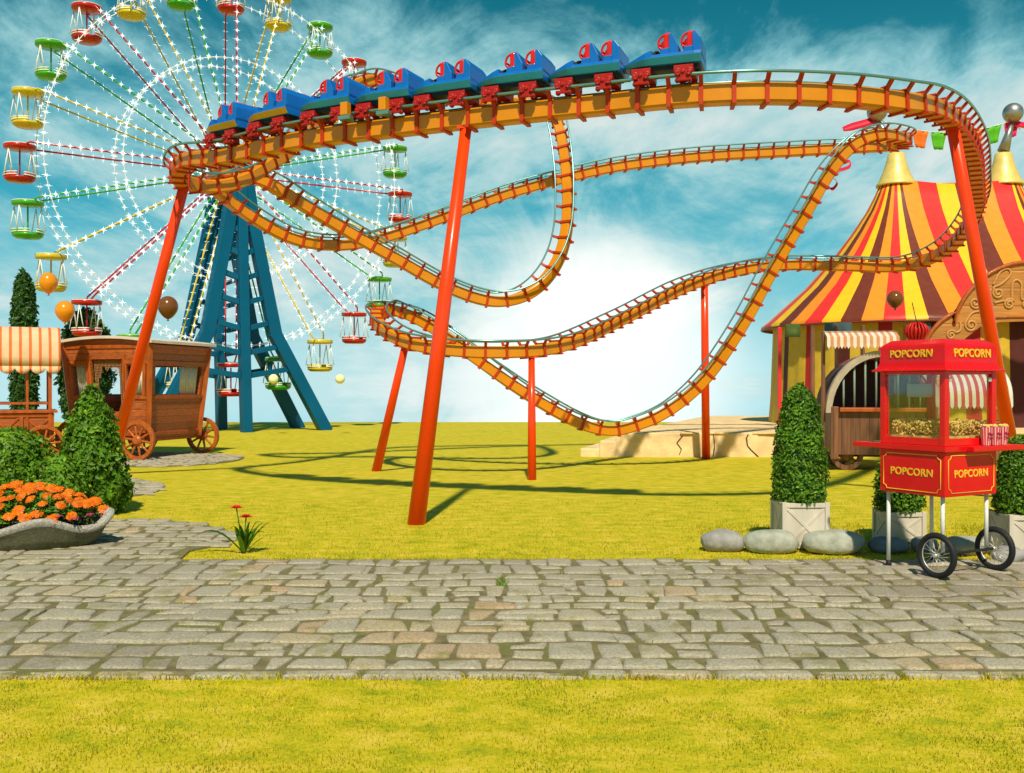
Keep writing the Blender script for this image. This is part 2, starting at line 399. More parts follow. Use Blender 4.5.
def world():
    w = bpy.data.worlds.new('World'); scene.world = w; w.use_nodes = True
    n, l = w.node_tree.nodes, w.node_tree.links
    bg = n['Background']; bg.inputs['Strength'].default_value = .1
    tc = n.new('ShaderNodeTexCoord'); sp = n.new('ShaderNodeSeparateXYZ'); l.new(tc.outputs['Generated'], sp.inputs[0])
    def math_(op, a, b=None, c=None):
        x = n.new('ShaderNodeMath'); x.operation = op
        for i, q in enumerate((a, b, c)):
            if q is None: continue
            if isinstance(q, (int, float)): x.inputs[i].default_value = q
            else: l.new(q, x.inputs[i])
        return x.outputs[0]
    def rng_(v, a, b, c=0, d_=1, smooth=True):
        x = n.new('ShaderNodeMapRange'); x.interpolation_type = 'SMOOTHSTEP' if smooth else 'LINEAR'
        l.new(v, x.inputs[0])
        for i, q in enumerate((a, b, c, d_)): x.inputs[i + 1].default_value = q
        return x.outputs[0]
    def mix(f, a, b):
        x = n.new('ShaderNodeMix'); x.data_type = 'RGBA'
        for s, q in ((0, f), (6, a), (7, b)):
            if isinstance(q, (int, float)): x.inputs[s].default_value = q
            elif isinstance(q, tuple): x.inputs[s].default_value = (*q, 1)
            else: l.new(q, x.inputs[s])
        return x.outputs[2]
    az = math_('ABSOLUTE', sp.outputs['Z'])
    cb = n.new('ShaderNodeCombineXYZ'); l.new(sp.outputs['X'], cb.inputs[0]); l.new(sp.outputs['Y'], cb.inputs[1]); l.new(math_('ADD', az, .02), cb.inputs[2])
    nm = n.new('ShaderNodeVectorMath'); nm.operation = 'NORMALIZE'; l.new(cb.outputs[0], nm.inputs[0])
    sky = n.new('ShaderNodeTexSky'); sky.sky_type = 'NISHITA'; sky.sun_disc = False
    sky.sun_elevation = R(SUN_EL); sky.sun_rotation = R(180 + SUN_AZ); sky.air_density = 1.0; sky.dust_density = .6; sky.ozone_density = 1.5
    l.new(nm.outputs[0], sky.inputs['Vector'])
    tint = n.new('ShaderNodeVectorMath'); tint.operation = 'MULTIPLY'; l.new(sky.outputs[0], tint.inputs[0]); tint.inputs[1].default_value = SKY_TINT
    # deeper teal higher up, clearer towards the horizon
    base = mix(rng_(az, .10, .40), mix(rng_(az, .0, .2), SKY_LOW, SKY_MID), SKY_HIGH)
    base = mix(.9, tint.outputs[0], base)
    # clouds on a flat layer
    zc = math_('ADD', az, .22)
    cv = n.new('ShaderNodeCombineXYZ'); l.new(math_('DIVIDE', sp.outputs['X'], zc), cv.inputs[0]); l.new(math_('DIVIDE', sp.outputs['Y'], zc), cv.inputs[1])
    def cl(scale, dist, rough=.58, off=(0, 0, 0), st=(1, 1, 1), rot=0):
        mp = n.new('ShaderNodeMapping'); mp.inputs['Location'].default_value = off; mp.inputs['Scale'].default_value = st; mp.inputs['Rotation'].default_value = (0, 0, rot)
        l.new(cv.outputs[0], mp.inputs[0])
        x = n.new('ShaderNodeTexNoise'); x.inputs['Scale'].default_value = scale; x.inputs['Detail'].default_value = 9; x.inputs['Roughness'].default_value = rough; x.inputs['Distortion'].default_value = dist
        l.new(mp.outputs[0], x.inputs['Vector']); return x.outputs['Fac']
    big = cl(.75, .35, .55, CLOUD_OFF, (1, .8, 1), .5)
    puff = cl(5.5, .5, .66, (6.1, 1.7, 0), (1, .7, 1), .3)
    wisp = cl(2.2, .7, .66, (2.2, 7.1, 0), (1.0, .45, 1), .7)
    # brighter bank of cloud ahead, low
    gd = n.new('ShaderNodeVectorMath'); gd.operation = 'DOT_PRODUCT'; l.new(tc.outputs['Generated'], gd.inputs[0]); gd.inputs[1].default_value = Vector((.09, 1, .09)).normalized()
    bank = rng_(gd.outputs['Value'], .88, .99)
    gd2 = n.new('ShaderNodeVectorMath'); gd2.operation = 'DOT_PRODUCT'; l.new(tc.outputs['Generated'], gd2.inputs[0]); gd2.inputs[1].default_value = Vector((.09, 1, .015)).normalized()
    glow = rng_(gd2.outputs['Value'], .986, 1.0)
    m = math_('ADD', math_('ADD', math_('MULTIPLY', big, .46), math_('MULTIPLY', wisp, .42)), math_('MULTIPLY', puff, .17))
    m = math_('ADD', m, math_('MULTIPLY', bank, .05))
    m = math_('ADD', m, .04)
    m = math_('SUBTRACT', m, math_('MULTIPLY', rng_(az, .22, .46), .15))
    mask = rng_(m, .495, .615)
    body = mix(rng_(m, .54, .74), CLOUD_A, CLOUD_B)
    c = mix(math_('MULTIPLY', mask, .9), base, body)
    c = mix(math_('MULTIPLY', glow, .85), c, GLOW)
    haze = rng_(az, 0.0, .10, .45, 0)
    c = mix(haze, c, HAZE)
    l.new(c, bg.inputs['Color'])
SKY_TINT = (.30, 1.2, 1.05)
SKY_HIGH = (.01, 1.2, 1.75)
SKY_MID = (.35, 3.7, 4.9)
SKY_LOW = (2.8, 6.2, 7.2)
CLOUD_A = (2.5, 5.6, 6.0); CLOUD_B = (7.6, 8.0, 7.6)
GLOW = (11.5, 11.3, 10.6); HAZE = (7.2, 8.6, 8.6)
CLOUD_OFF = (3.7, 1.4, 0)
world()

# ------------------------------------------------------------------ ground
def lawn():
    mb = MB()
    xs = [-400, -150, -70, -40, -25, -15, -8, 0, 8, 15, 25, 40, 70, 150, 400]
    ys = [-60, -20, -5, 2, 6, 10, 16, 24, 32, 40, 43, 45, 46.5, 49, 55, 70, 110, 200, 500]
    def h(y):
        if y <= 45: return 0
        t = y - 45
        return -min(t * t * .06, .6) - max(0, t - 3.2) * .16
    vs = [(x, y, h(y)) for y in ys for x in xs]; n = len(xs)
    fs = [(j * n + i, j * n + i + 1, (j + 1) * n + i + 1, (j + 1) * n + i) for j in range(len(ys) - 1) for i in range(n - 1)]
    mb.add(vs, fs)
    o = mb.build('lawn', LAWN)
    tag(o, 'yellow green lawn stretching to the horizon', None, kind='structure')
lawn()

def stone(mb, quad, z, th, tint, r):
    """one rough cobble from four corners, with rounded top edges"""
    c = sum((Vector(q) for q in quad), Vector((0, 0))) / 4
    out = []
    n = 4
    for i in range(4):
        a, b, p = Vector(quad[i]), Vector(quad[(i + 1) % 4]), Vector(quad[i - 1])
        k = r.uniform(.08, .26)
        out.append(a.lerp(p, k)); out.append(a.lerp((a + c) / 2, k * .35) if False else a.lerp(c, k * .25)); out.append(a.lerp(b, k)); out.append(a.lerp(b, .5).lerp(c, r.uniform(-.05, .09)))
    N = len(out); tz = r.uniform(-.006, .006); sx, sy = r.uniform(-.03, .03), r.uniform(-.03, .03)
    def top(p, k, dz):
        q = p.lerp(c, k); return (q.x, q.y, z + th + dz + tz + (q.x - c.x) * sx + (q.y - c.y) * sy)
    vs = [(p.x, p.y, z - .01) for p in out] + [top(p, 0, -.012) for p in out] + [top(p, .06, -.002) for p in out] + [top(p, .3, r.uniform(-.002, .003)) for p in out] + [(c.x, c.y, z + th + tz + .002)]
    fs = []
    for rr in range(3):
        for k in range(N): fs.append((rr * N + k, rr * N + (k + 1) % N, (rr + 1) * N + (k + 1) % N, (rr + 1) * N + k))
    for k in range(N): fs.append((3 * N + k, 3 * N + (k + 1) % N, 4 * N))
    mb.add(vs, fs, 0, True, tint)

def cobbles(mb, x0, x1, y0, y1, row, wmin, wmax, z, th, inside=None, seed=1, gap=.022):
    r = random.Random(seed)
    ys = [y0]
    while ys[-1] < y1 - row * .6:
        ys.append(ys[-1] + row * r.uniform(.66, 1.3))
    ys = [y0 + (y - y0) * (y1 - y0) / (ys[-1] - y0) for y in ys]
    def wob(x, j): return .10 * noise.noise((x * 1.5, j * 3.7, seed)) if 0 < j < len(ys) - 1 else .0
    for j in range(len(ys) - 1):
        x = x0 + r.uniform(0, .3); s = 0
        while x < x1:
            w = r.uniform(wmin, wmax) * (1.25 if r.random() < .15 else 1)
            xe = x + w; sk = r.uniform(-.07, .07)
            g = gap * r.uniform(.35, 1.5)
            rows = [(ys[j], ys[j + 1], j, j + 1)]
            if r.random() < .16 and ys[j + 1] - ys[j] > row * .95:
                mid = (ys[j] + ys[j + 1]) / 2
                rows = [(ys[j], mid, j, None), (mid, ys[j + 1], None, j + 1)]
            for (a, b, ja, jb) in rows:
                wa = lambda q: wob(q, ja) if ja is not None else 0
                wb = lambda q: wob(q, jb) if jb is not None else 0
                J = lambda: r.uniform(-.033, .033)
                quad = [(x + g + s + J(), a + g + wa(x) + abs(J())), (xe - g + sk + J(), a + g + wa(xe) + abs(J())), (xe - g + sk * .6 + J(), b - g + wb(xe) - abs(J())), (x + g + s * .6 + J(), b - g + wb(x) - abs(J()))]
                cx, cy = sum(q[0] for q in quad) / 4, sum(q[1] for q in quad) / 4
                tn = noise.noise((cx * .5, cy * .8, seed * 3.1)) * .6 + .42 + r.uniform(-.22, .22)
                if r.random() < .03: tn = r.uniform(.8, 1)
                if inside is None or inside(cx, cy): stone(mb, quad, z, th, max(0, min(1, tn)), r)
            x = xe; s = sk

PATH_Z = .02
def path():
    mb = MB()
    mb.box((0, (5.47 + 9.14) / 2, PATH_Z / 2 - .05), (30, 9.14 - 5.47, PATH_Z + .1))
    bed = mb.build('path_bed', BED); tag(bed, 'mossy earth bed between the path stones', None, kind='structure')
    mb = MB()
    cobbles(mb, -8, 8, 5.56, 9.12, .30, .15, .30, PATH_Z, .012, seed=3, gap=.014)
    r = random.Random(5); x = -8
    while x < 8:           # narrow pale edging stones along the near side
        w = r.uniform(.2, .7)
        stone(mb, [(x + .01, 5.455 + r.uniform(-.01, .01)), (x + w - .01, 5.455 + r.uniform(-.01, .01)), (x + w - .01, 5.545), (x + .01, 5.545)], PATH_Z - .04, .047, r.uniform(.5, .8), r); x += w
    o = mb.build('cobbled_path', STONE); tag(o, 'grey cobblestone path crossing the picture', None, kind='structure')
path()

def patch(name, poly, label, row=.23, seed=4):
    def inside(x, y):
        c = False; n = len(poly)
        for i in range(n):
            (xa, ya), (xb, yb) = poly[i], poly[i - 1]
            if (ya > y) != (yb > y) and x < (xb - xa) * (y - ya) / (yb - ya) + xa: c = not c
        return c
    mb = MB()
    n = len(poly)
    mb.add([(x, y, -.02) for x, y in poly] + [(x, y, .018) for x, y in poly], [tuple(range(n, 2 * n))] + [(i, (i + 1) % n, n + (i + 1) % n, n + i) for i in range(n)])
    tag(mb.build(name + '_bed', BED), 'earth bed under ' + label, None, kind='structure')
    mb = MB()
    xs = [p[0] for p in poly]; ys = [p[1] for p in poly]
    cobbles(mb, min(xs), max(xs), min(ys), max(ys), row, .17, .36, .018, .010, inside, seed, .018)
    tag(mb.build(name, STONE), label, None, kind='structure')
def blob(pts): return [(p[0], p[1]) for p in spline([tuple(G(*q))[:2] for q in pts], 6, True)]
p1 = [G(*q) for q in ((-60, 561), (-20, 548), (20, 545), (60, 533), (92, 524), (125, 520.5), (165, 521.5), (205, 526), (232, 533), (236, 540), (215, 547), (190, 552), (180, 561))]
patch('stone_branch_path', [(p.x, p.y) for p in p1], 'cobbled branch path beside the flower planter', seed=8)
patch('stone_patch', blob([(98, 488), (112, 481), (135, 479.5), (155, 484), (162, 489), (150, 494), (128, 497), (105, 496)]), 'small round cobbled patch behind the cone shrub', seed=9)
patch('stone_patch', blob([(88, 460), (110, 455), (165, 453), (215, 454.5), (243, 457.5), (232, 462), (190, 466), (130, 467)]), 'flat cobbled patch under the caravan', seed=10)

def grass_tufts():
    r = random.Random(21); mb = MB()
    def blade(x, y, h, w, z=0):
        gm = 1 if noise.noise((x * 1.6, y * 1.6, 7)) + .5 * noise.noise((x * 5, y * 5, 2)) + r.gauss(0, .16) > .08 else 0
        a = r.uniform(0, 2 * PI); lx, ly = math.cos(a) * h * r.uniform(.2, .9), math.sin(a) * h * r.uniform(.2, .9)
        b = r.uniform(0, PI); dx, dy = math.cos(b) * w, math.sin(b) * w
        mb.add([(x - dx, y - dy, z - .003), (x + dx, y + dy, z - .003), (x + lx * .45 + dx * .7, y + ly * .45 + dy * .7, z + h * .65), (x + lx * .45 - dx * .7, y + ly * .45 - dy * .7, z + h * .65), (x + lx, y + ly, z + h)], [(0, 1, 2, 3), (3, 2, 4)], gm, False, min(1, max(0, .5 + r.gauss(0, .22) + .35 * noise.noise((x * 2.2, y * 2.2, 1.5)))))
    for i in range(52000):
        y = 3.7 + 1.75 * r.random() ** .9; x = r.uniform(-.60, .60) * y
        if r.random() < .35 + .9 * max(0, noise.noise((x * 3.0, y * 3.0, 0)) + .25): blade(x, y, r.uniform(.006, .020), .0022)
    for i in range(26000):
        y = 9.17 + 5 * r.random() ** 1.6; x = r.uniform(-.56, .56) * y
        blade(x, y, r.uniform(.01, .026), .0035)
    for i in range(4200):     # ragged lawn edge along the path
        x = r.uniform(-3.4, 3.4)
        if noise.noise((x * 2.3, 0, 4)) + r.gauss(0, .35) > -.05: blade(x, 5.455 + r.gauss(0, .012), r.uniform(.012, .045), .003)
    for i in range(3500):
        x = r.uniform(-2.6, 5.2)
        if noise.noise((x * 1.9, 3, 4)) + r.gauss(0, .35) > 0: blade(x, 9.15 + abs(r.gauss(0, .02)), r.uniform(.012, .04), .004)
    for i in range(2500):     # tufts around the planters
        y = r.uniform(9.7, 11.5); x = r.uniform(2.0, 5.5)
        blade(x, y, r.uniform(.02, .06), .004)
    for i in range(1500):     # moss blades in the path joints
        y = r.uniform(5.6, 9.2); x = r.uniform(-.55, .55) * y
        if noise.noise((x * 1.6, y * 1.6, 9)) > .15: blade(x, y, r.uniform(.02, .035), .003, PATH_Z)
    tag(mb.build('grass', [GRASSL, GRASSG], fix=False), 'short yellow green grass blades on the lawn', None, kind='stuff')
grass_tufts()
# ------------------------------------------------------------------ roller coaster
def rail_d(py): return 3.4 / (.3865 - py / 1000)       # the upper run is level, 5 m up
UPZ = (0, 0, 1)
RAW = []
for px, py in ((900, 80), (850, 75), (780, 71), (720, 72.3), (660, 77), (600, 84), (524, 92), (451, 101), (388, 109), (325, 117), (273, 127), (226, 138)):
    RAW.append((px, py + 4.5, rail_d(py), UPZ))
RAW += [(190, 148, 14.5, UPZ), (177, 158, 15.0, UPZ), (181, 168, 15.6, UPZ), (196, 174, 16.0, UPZ), (218, 174.5, 16.3, UPZ), (243, 167, 16.7, UPZ), (266, 153, 17.2, UPZ), (290, 136, 17.8, UPZ),
        (318, 103, 18.6, UPZ), (345, 79, 19.3, UPZ), (372, 71, 19.8, UPZ), (405, 80, 20.2, UPZ), (450, 90, 20.6, UPZ), (505, 93, 20.9, (0, -.2, 1)), (542, 98, 20.9, (-.1, -.6, .8)),
        (556, 118, 20.6, (-.2, -.95, .3)), (564, 170, 20.1, (-.35, -.95, 0)), (562.5, 225, 19.8, (-.5, -.85, .1)), (549, 262, 19.6, (-.6, -.65, .45)), (525, 285, 19.5, (-.25, -.3, .9)), (493, 292, 19.5, UPZ),
        (450, 278, 19.4, UPZ), (400, 250, 19.2, UPZ), (350, 222, 19, UPZ), (300, 192, 18.5, UPZ), (265, 170, 18, UPZ), (235, 160, 18, UPZ), (216, 164, 18.5, UPZ), (214, 176, 19, UPZ), (232, 192, 19.4, UPZ),
        (262, 213, 19.8, UPZ), (295, 230, 20.1, UPZ), (330, 236, 20.4, UPZ), (370, 232, 20.8, UPZ), (430, 213, 21.3, UPZ), (500, 188, 21.8, UPZ), (560, 171, 22, UPZ), (620, 158, 22.2, UPZ), (700, 149, 22.4, UPZ), (800, 143, 22.4, UPZ),
        (858, 140, 22.3, UPZ), (890, 138, 22, UPZ), (906, 133, 21.3, UPZ), (900, 127, 20.5, UPZ), (876, 125, 20.1, UPZ), (850, 136, 20, UPZ), (825, 163, 20, (-.45, -.15, .85)), (800, 205, 20, (-.55, -.2, .8)), (765, 265, 20, (-.55, -.2, .8)), (735, 320, 20, (-.5, -.15, .8)),
        (700, 371, 20, (-.35, -.1, .9)), (665, 402, 20, UPZ), (632, 417, 20, UPZ), (606, 421, 20, UPZ), (575, 411, 19.9, UPZ), (530, 385, 19.6, UPZ), (490, 357, 19.5, UPZ), (455, 331, 19.6, UPZ), (425, 312, 19.8, UPZ), (403, 303, 20, UPZ), (387, 301.5, 19.9, UPZ),
        (376, 306, 19.2, UPZ), (382, 317, 18.4, UPZ), (405, 330, 17.8, UPZ), (440, 338, 17.3, UPZ), (500, 341, 17.1, UPZ), (560, 335, 17.6, UPZ), (620, 310, 19.3, UPZ), (680, 280, 21, UPZ), (730, 264, 21.9, UPZ), (780, 257.5, 22.2, UPZ), (840, 258, 22.1, UPZ),
        (900, 258, 21.4, UPZ), (938, 245, 20.5, UPZ), (963, 222, 19.2, UPZ), (976, 195, 17.7, UPZ), (978, 168, 16, UPZ), (975, 142, 14.5, UPZ), (966, 119, 13.2, UPZ), (950, 100, 12.2, UPZ), (927, 88, 11.5, UPZ)]
ctrl = [tuple(P(a, b, c)) + tuple(u) for a, b, c, u in RAW]
# even out the hand measured heights and depths a little
for it in range(1):
    N = len(ctrl)
    ctrl = [tuple((ctrl[i][q] * 2 + (ctrl[i - 1][q] + ctrl[(i + 1) % N][q]) * .5) / 3 if q in (1,) else ctrl[i][q] for q in range(6)) for i in range(N)]
dense = spline(ctrl, 24, True)
def resample(pts, step):
    out = [pts[0]]; acc = 0; N = len(pts)
    cum = [0]
    for i in range(N):
        cum.append(cum[-1] + (Vector(pts[(i + 1) % N][:3]) - Vector(pts[i][:3])).length)
    L = cum[-1]; n = int(L / step); res = []; k = 0
    for i in range(n):
        s = i * L / n
        while cum[k + 1] < s: k += 1
        t = (s - cum[k]) / max(1e-9, cum[k + 1] - cum[k])
        a, b = pts[k], pts[(k + 1) % N]
        res.append(tuple(a[q] + (b[q] - a[q]) * t for q in range(len(a))))
    return res
STEP = .0675
TR = resample(dense, STEP)
NT = len(TR)
def smooth_track(tr, w):
    n = len(tr)
    return [tuple(sum(tr[(i + k) % n][q] for k in range(-w, w + 1)) / (2 * w + 1) for q in range(6)) for i in range(n)]
TR = smooth_track(TR, 2)
FR = []
for i in range(NT):
    p = Vector(TR[i][:3]); t = (Vector(TR[(i + 1) % NT][:3]) - Vector(TR[i - 1][:3])).normalized()
    u = Vector(TR[i][3:]).normalized(); sd = t.cross(u).normalized(); u = sd.cross(t)
    FR.append((p, t, u, sd))
GA, RR = .195, .0175
coaster = empty('roller_coaster', (0, 16, 0), 'orange roller coaster track winding on leaning red posts over the lawn', 'roller coaster')
O = (0, 16, 0)
def sweep(prof, name, mat):
    mb = MB(); n = len(prof); vs = []; fs = []
    for (p, t, u, sd) in FR:
        for (a, b) in prof: vs.append(p + sd * a + u * b)
    for i in range(NT):
        j = (i + 1) % NT
        for k in range(n):
            l_ = (k + 1) % n
            fs.append((i * n + k, i * n + l_, j * n + l_, j * n + k))
    mb.add(vs, fs, 0, True)
    ob = mb.build(name, mat, coaster, O)
    return ob
BW, BT, BB = .098, -.085, -.295
c_ = .022
beam_prof = [(-BW + c_, BT), (BW - c_, BT), (BW, BT - c_), (BW, BB + c_), (BW - c_, BB), (-BW + c_, BB), (-BW, BB + c_), (-BW, BT - c_)]
bo = sweep(beam_prof, 'track_beam', ORANGE)
bo.data.polygons.foreach_set('use_smooth', [False] * len(bo.data.polygons))
bo.data.polygons.foreach_set('use_smooth', [True] * len(bo.data.polygons))
try:
    bo.data.set_sharp_from_angle(angle=R(30))
except Exception: pass
for s in (-1, 1):
    sweep([(s * GA + RR * math.cos(2 * PI * k / 8), RR * math.sin(2 * PI * k / 8)) for k in range(8)], 'rail', RAIL)
# sleepers: a bar under the beam, up both of its sides and out to the rails
tb = MB()
w = .045
def tie_bar(a, b, th): tb.bar((a[0], 0, a[1]), (b[0], 0, b[1]), w, th, up=(0, 1, 0) if False else (1, 0, .3))
tie_bar((-.145, BB - .012), (.145, BB - .012), .022)
for s in (-1, 1):
    tie_bar((s * (BW + .012), BB - .02), (s * (BW + .012), BT + .005), .022)
    tie_bar((s * (BW + .010), BT - .01), (s * (GA), -.012), .03)
tie_bar((-BW - .01, BT + .014), (BW + .01, BT + .014), .02)
tie_me = tb.mesh('tie', REDTIE)
NTIE = int(NT * STEP / .335)
ties = []
for k in range(NTIE):
    p, t, u, sd = FR[int(k * NT / NTIE)]
    m4 = Matrix((sd.to_4d(), t.to_4d(), u.to_4d(), (0, 0, 0, 1))).transposed()
    for r_ in range(3): m4[r_][3] = p[r_] - O[r_]
    m4[3][0] = m4[3][1] = m4[3][2] = 0; m4[3][3] = 1
    ties.append((p.length, m4))
ties.sort(key=lambda a: a[0])
for dist, m4 in ties[:98]:
    ob = bpy.data.objects.new('tie', tie_me); COL.objects.link(ob); ob.parent = coaster; ob.matrix_local = m4
rest = MB()
for dist, m4 in ties[98:]:
    rest.add([m4 @ Vector(v) for v in tb.v], tb.f)
ob = rest.build('tie', REDTIE, coaster); ob['kind'] = 'stuff'

def nearest_beam(px, py):
    best = None
    for (p, t, u, sd) in FR:
        q = p + u * BB
        if q.y < 1: continue
        X = 512 + q.x / q.y * 1000; Y = 386.5 - (q.z - CAM_H) / q.y * 1000
        e = (X - px) ** 2 + (Y - py) ** 2
        if best is None or e < best[0]: best = (e, q)
    return best[1]
for (gx, gy, tx, ty, r0, r1) in ((416, 526, 463, 120, .105, .068), (376, 472, 408, 338, .09, .065), (706, 460, 706, 290, .092, .075), (532, 481, 532, 352, .077, .055), (109, 475, 187, 182, .105, .08), (1021, 500, 960, 118, .10, .075)):
    a = G(gx, gy, -.02); b = nearest_beam(tx, ty) + Vector((0, 0, .06))
    mb = MB()
    mb.tube([a, a.lerp(b, .5), b], [r0, (r0 + r1) / 2, r1], 20)
    dd = (b - a).normalized()
    mb.bar(b - dd * .09 + Vector((-.1, 0, .03)), b - dd * .09 + Vector((.1, 0, .03)), .14, .03)
    mb.build('support_post', POST, coaster, O)

# ------------------------------------------------------------------ coaster cars
BOGWHEEL = M('bogie_wheel', (.34, .015, .012), .4)
BOGRED = M('bogie_red', (.40, .012, .008), .4, var=.15)
def car_proto(label):
    root = empty('coaster_car', (0, 0, 0), label, 'coaster car', 'cars of the roller coaster train')
    # hull by cross sections along x (front is +x)
    secs = [(.455, .03, .165, .180, .188), (.40, .13, .155, .188, .203), (.28, .20, .145, .20, .235), (.17, .245, .14, .206, .272), (.10, .25, .138, .208, .295), (.095, .25, .138, .208, .243), (-.10, .255, .136, .210, .246), (-.36, .255, .134, .212, .250), (-.43, .25, .136, .212, .250)]
    mb = MB(); vs = []; fs = []
    for x, w, z0, z1, z2 in secs:
        vs += [(x, -w * .80, z0), (x, w * .80, z0), (x, w, z1), (x, w * .985, z1 + .008), (x, w * .95, z2), (x, 0, z2 + (.02 if x > .09 else 0)), (x, -w * .95, z2), (x, -w * .985, z1 + .008), (x, -w, z1)]
    n = 9
    for i in range(len(secs) - 1):
        for k in range(n):
            l_ = (k + 1) % n
            fs.append((i * n + k, i * n + l_, (i + 1) * n + l_, (i + 1) * n + k))
    fs += [tuple(range(n)), tuple(range((len(secs) - 1) * n, len(secs) * n))]
    mb.add(vs, fs); mb.build('body', CARBLUE, root, bevel=.006)
    sk = MB()
    for s in (-1, 1):
        a = [(x, s * (w + .004), z1) for x, w, z0, z1, z2 in secs]; b = [(x, s * (w * .82 + .006), z0 + .006) for x, w, z0, z1, z2 in secs]
        c2 = [(x, s * (w * .80), z0 + .012) for x, w, z0, z1, z2 in secs]
        N = len(a)
        sk.add(a + b, [(i, i + 1, N + i + 1, N + i) for i in range(N - 1)])
    so_ = sk.build('skirt', CARTEAL, root); sm = so_.modifiers.new('solid', 'SOLIDIFY'); sm.thickness = .006; sm.offset = 1
    mb = MB()
    prof = [(-.2, .225), (-.17, .275), (-.08, .325), (0, .335), (.08, .325), (.17, .275), (.2, .225)]
    mb.prism(prof, lambda u, v, w: (w - (v - .225) * .35, u, v + .01), .085, .125)
    mb.build('windscreen', DARK, root, bevel=.004)
    for x0, big in ((-.075, 0), (-.325, 1)):
        st = MB()
        L = .105 if big else .115
        for s in (-1, 1):      # side cheeks
            st.prism([(x0 + .09, .215), (x0 + .075, .30), (x0 - .015, .31), (x0 - .015, .215)], lambda u, v, w: (u, w, v), s * .235, s * .205)
        st.prism([(x0 - .015, .21), (x0 - .015, .462), (x0 - .05, .466), (x0 - L, .33 + .06 * big), (x0 - L, .21)], lambda u, v, w: (u, w, v), -.235, .235)
        seat = st.build('seat', CARBLUE, root, bevel=.008)
        pd = MB()
        for yy in (-.115, .115):
            pd.box((x0 + .016, yy, .36), (.058, .21, .21)); pd.box((x0 + .03, yy, .235), (.09, .17, .03)); pd.box((x0 - .006, yy, .462), (.07, .19, .03))
        pd.build('cushion', CARRED, seat, bevel=.012)
        rs = MB()
        for yy in (-.19, -.04, .04, .19):
            pts = [(x0 + .02, yy, .455), (x0 + .045, yy, .458), (x0 + .085, yy, .43), (x0 + .105, yy, .38), (x0 + .098, yy, .335), (x0 + .07, yy, .315), (x0 + .02, yy, .315)]
            rs.tube(spline(pts, 5), .0125, 6)
        for ya, yb in ((-.19, -.04), (.04, .19)): rs.tube([(x0 + .10, ya, .37), (x0 + .10, yb, .37)], .011, 6)
        rs.build('restraint', CARRED, seat)
    ch = MB()
    ch.box((-.02, 0, .115), (.74, .30, .04)); ch.tube([(.47, 0, .075), (.30, 0, .075)], .018, 8); ch.tube([(-.5, 0, .075), (-.3, 0, .075)], .018, 8)
    ch.build('chassis', DARK, root)
    for x in (.22, -.24):
        bg = MB()
        bg.box((x, 0, .085), (.21, .42, .07))
        for s in (-1, 1):
            bg.box((x, s * (GA + .036), .03), (.17, .018, .045)); bg.box((x, s * (GA + .034), -.045), (.16, .03, .035)); bg.box((x, s * (GA + .036), 0), (.06, .02, .09))
            for dx in (-.07, 0, .07): bg.lathe([(0, -.012), (.022, -.012), (.024, .0), (.018, .014), (0, .016)], 12, (x + dx, s * (GA + .05), .03 + .008 * (dx == 0)), rotx(s * PI / 2))
        bog = bg.build('bogie', BOGRED, root, bevel=.006)
        for s in (-1, 1):
            for dx in (-.065, .065):
                for prof, c, q in (([(.02, -.02), (.036, -.02), (.036, .02), (.02, .02)], (x + dx, s * GA, RR + .037), rotx(PI / 2)),
                                   ([(.014, -.015), (.026, -.015), (.026, .015), (.014, .015)], (x + dx, s * GA, -RR - .028), rotx(PI / 2)),
                                   ([(.012, -.012), (.026, -.012), (.026, .012), (.012, .012)], (x + dx * .9, s * (GA + RR + .028), 0), None)):
                    wh = MB(); wh.lathe(prof, 14, c, q); wh.build('wheel', BOGWHEEL, bog)
    return root
NTOP = next(i for i in range(NT) if 512 + FR[i][0].x / FR[i][0].y * 1000 < 196)
def near_frame(px):
    best = None
    for i in range(NTOP):
        p = FR[i][0]; X = 512 + p.x / p.y * 1000
        e = abs(X - px)
        if best is None or e < best[0]: best = (e, i)
    return FR[best[1]]
LAB = ['blue coaster car leading the train at its right hand tail, nearest the viewer', 'blue coaster car with red seats, second from the right end of the train', 'blue coaster car with red seats, third from the right end of the train',
       'blue coaster car just above the tallest red leaning post', 'blue coaster car over the two small orange brake boxes', 'blue coaster car with red seats between the brake boxes and the ochre skirted cars',
       'blue coaster car with an ochre skirt, behind the leading car', 'blue coaster car with an ochre skirt at the left head of the train']
LAB[0] = 'last blue coaster car, alone at the right hand end of the train'
cars = []
proto = car_proto(LAB[0])
for i, px in enumerate((664, 588, 515, 447, 386, 330, 276, 231)):
    o = proto if i == 0 else dup(proto)
    o['label'] = LAB[i]; cars.append(o)
    p, t, u, sd = near_frame(px); p = p - u * .018
    o.matrix_world = Matrix(((t.x, -sd.x, u.x, p.x), (t.y, -sd.y, u.y, p.y), (t.z, -sd.z, u.z, p.z), (0, 0, 0, 1)))
for o in cars[6:]:
    for c in kids(o):
        if c.name.startswith('skirt'):
            c.data = c.data.copy(); c.data.materials[0] = CAROCHRE; c['label'] = 'ochre side skirt of the car'
for px in (359, 397):
    p, t, u, sd = near_frame(px)
    q = p + sd * 0 
    side = sd if sd.y < 0 else -sd
    rot = Matrix((t, side, u)).transposed()
    mb = MB(); c0 = p - Vector(O) + side * (GA + .11)
    mb.box(c0 + u * .02, (.10, .10, .16), rot); mb.build('brake_box', ORANGE, coaster, bevel=.01)
    mb = MB(); mb.box(c0 - u * .085, (.17, .09, .05), rot); mb.bar(c0 - u * .09, c0 - u * .09 - side * .16, .06, .03); mb.build('brake_bracket', RAIL, coaster, bevel=.006)

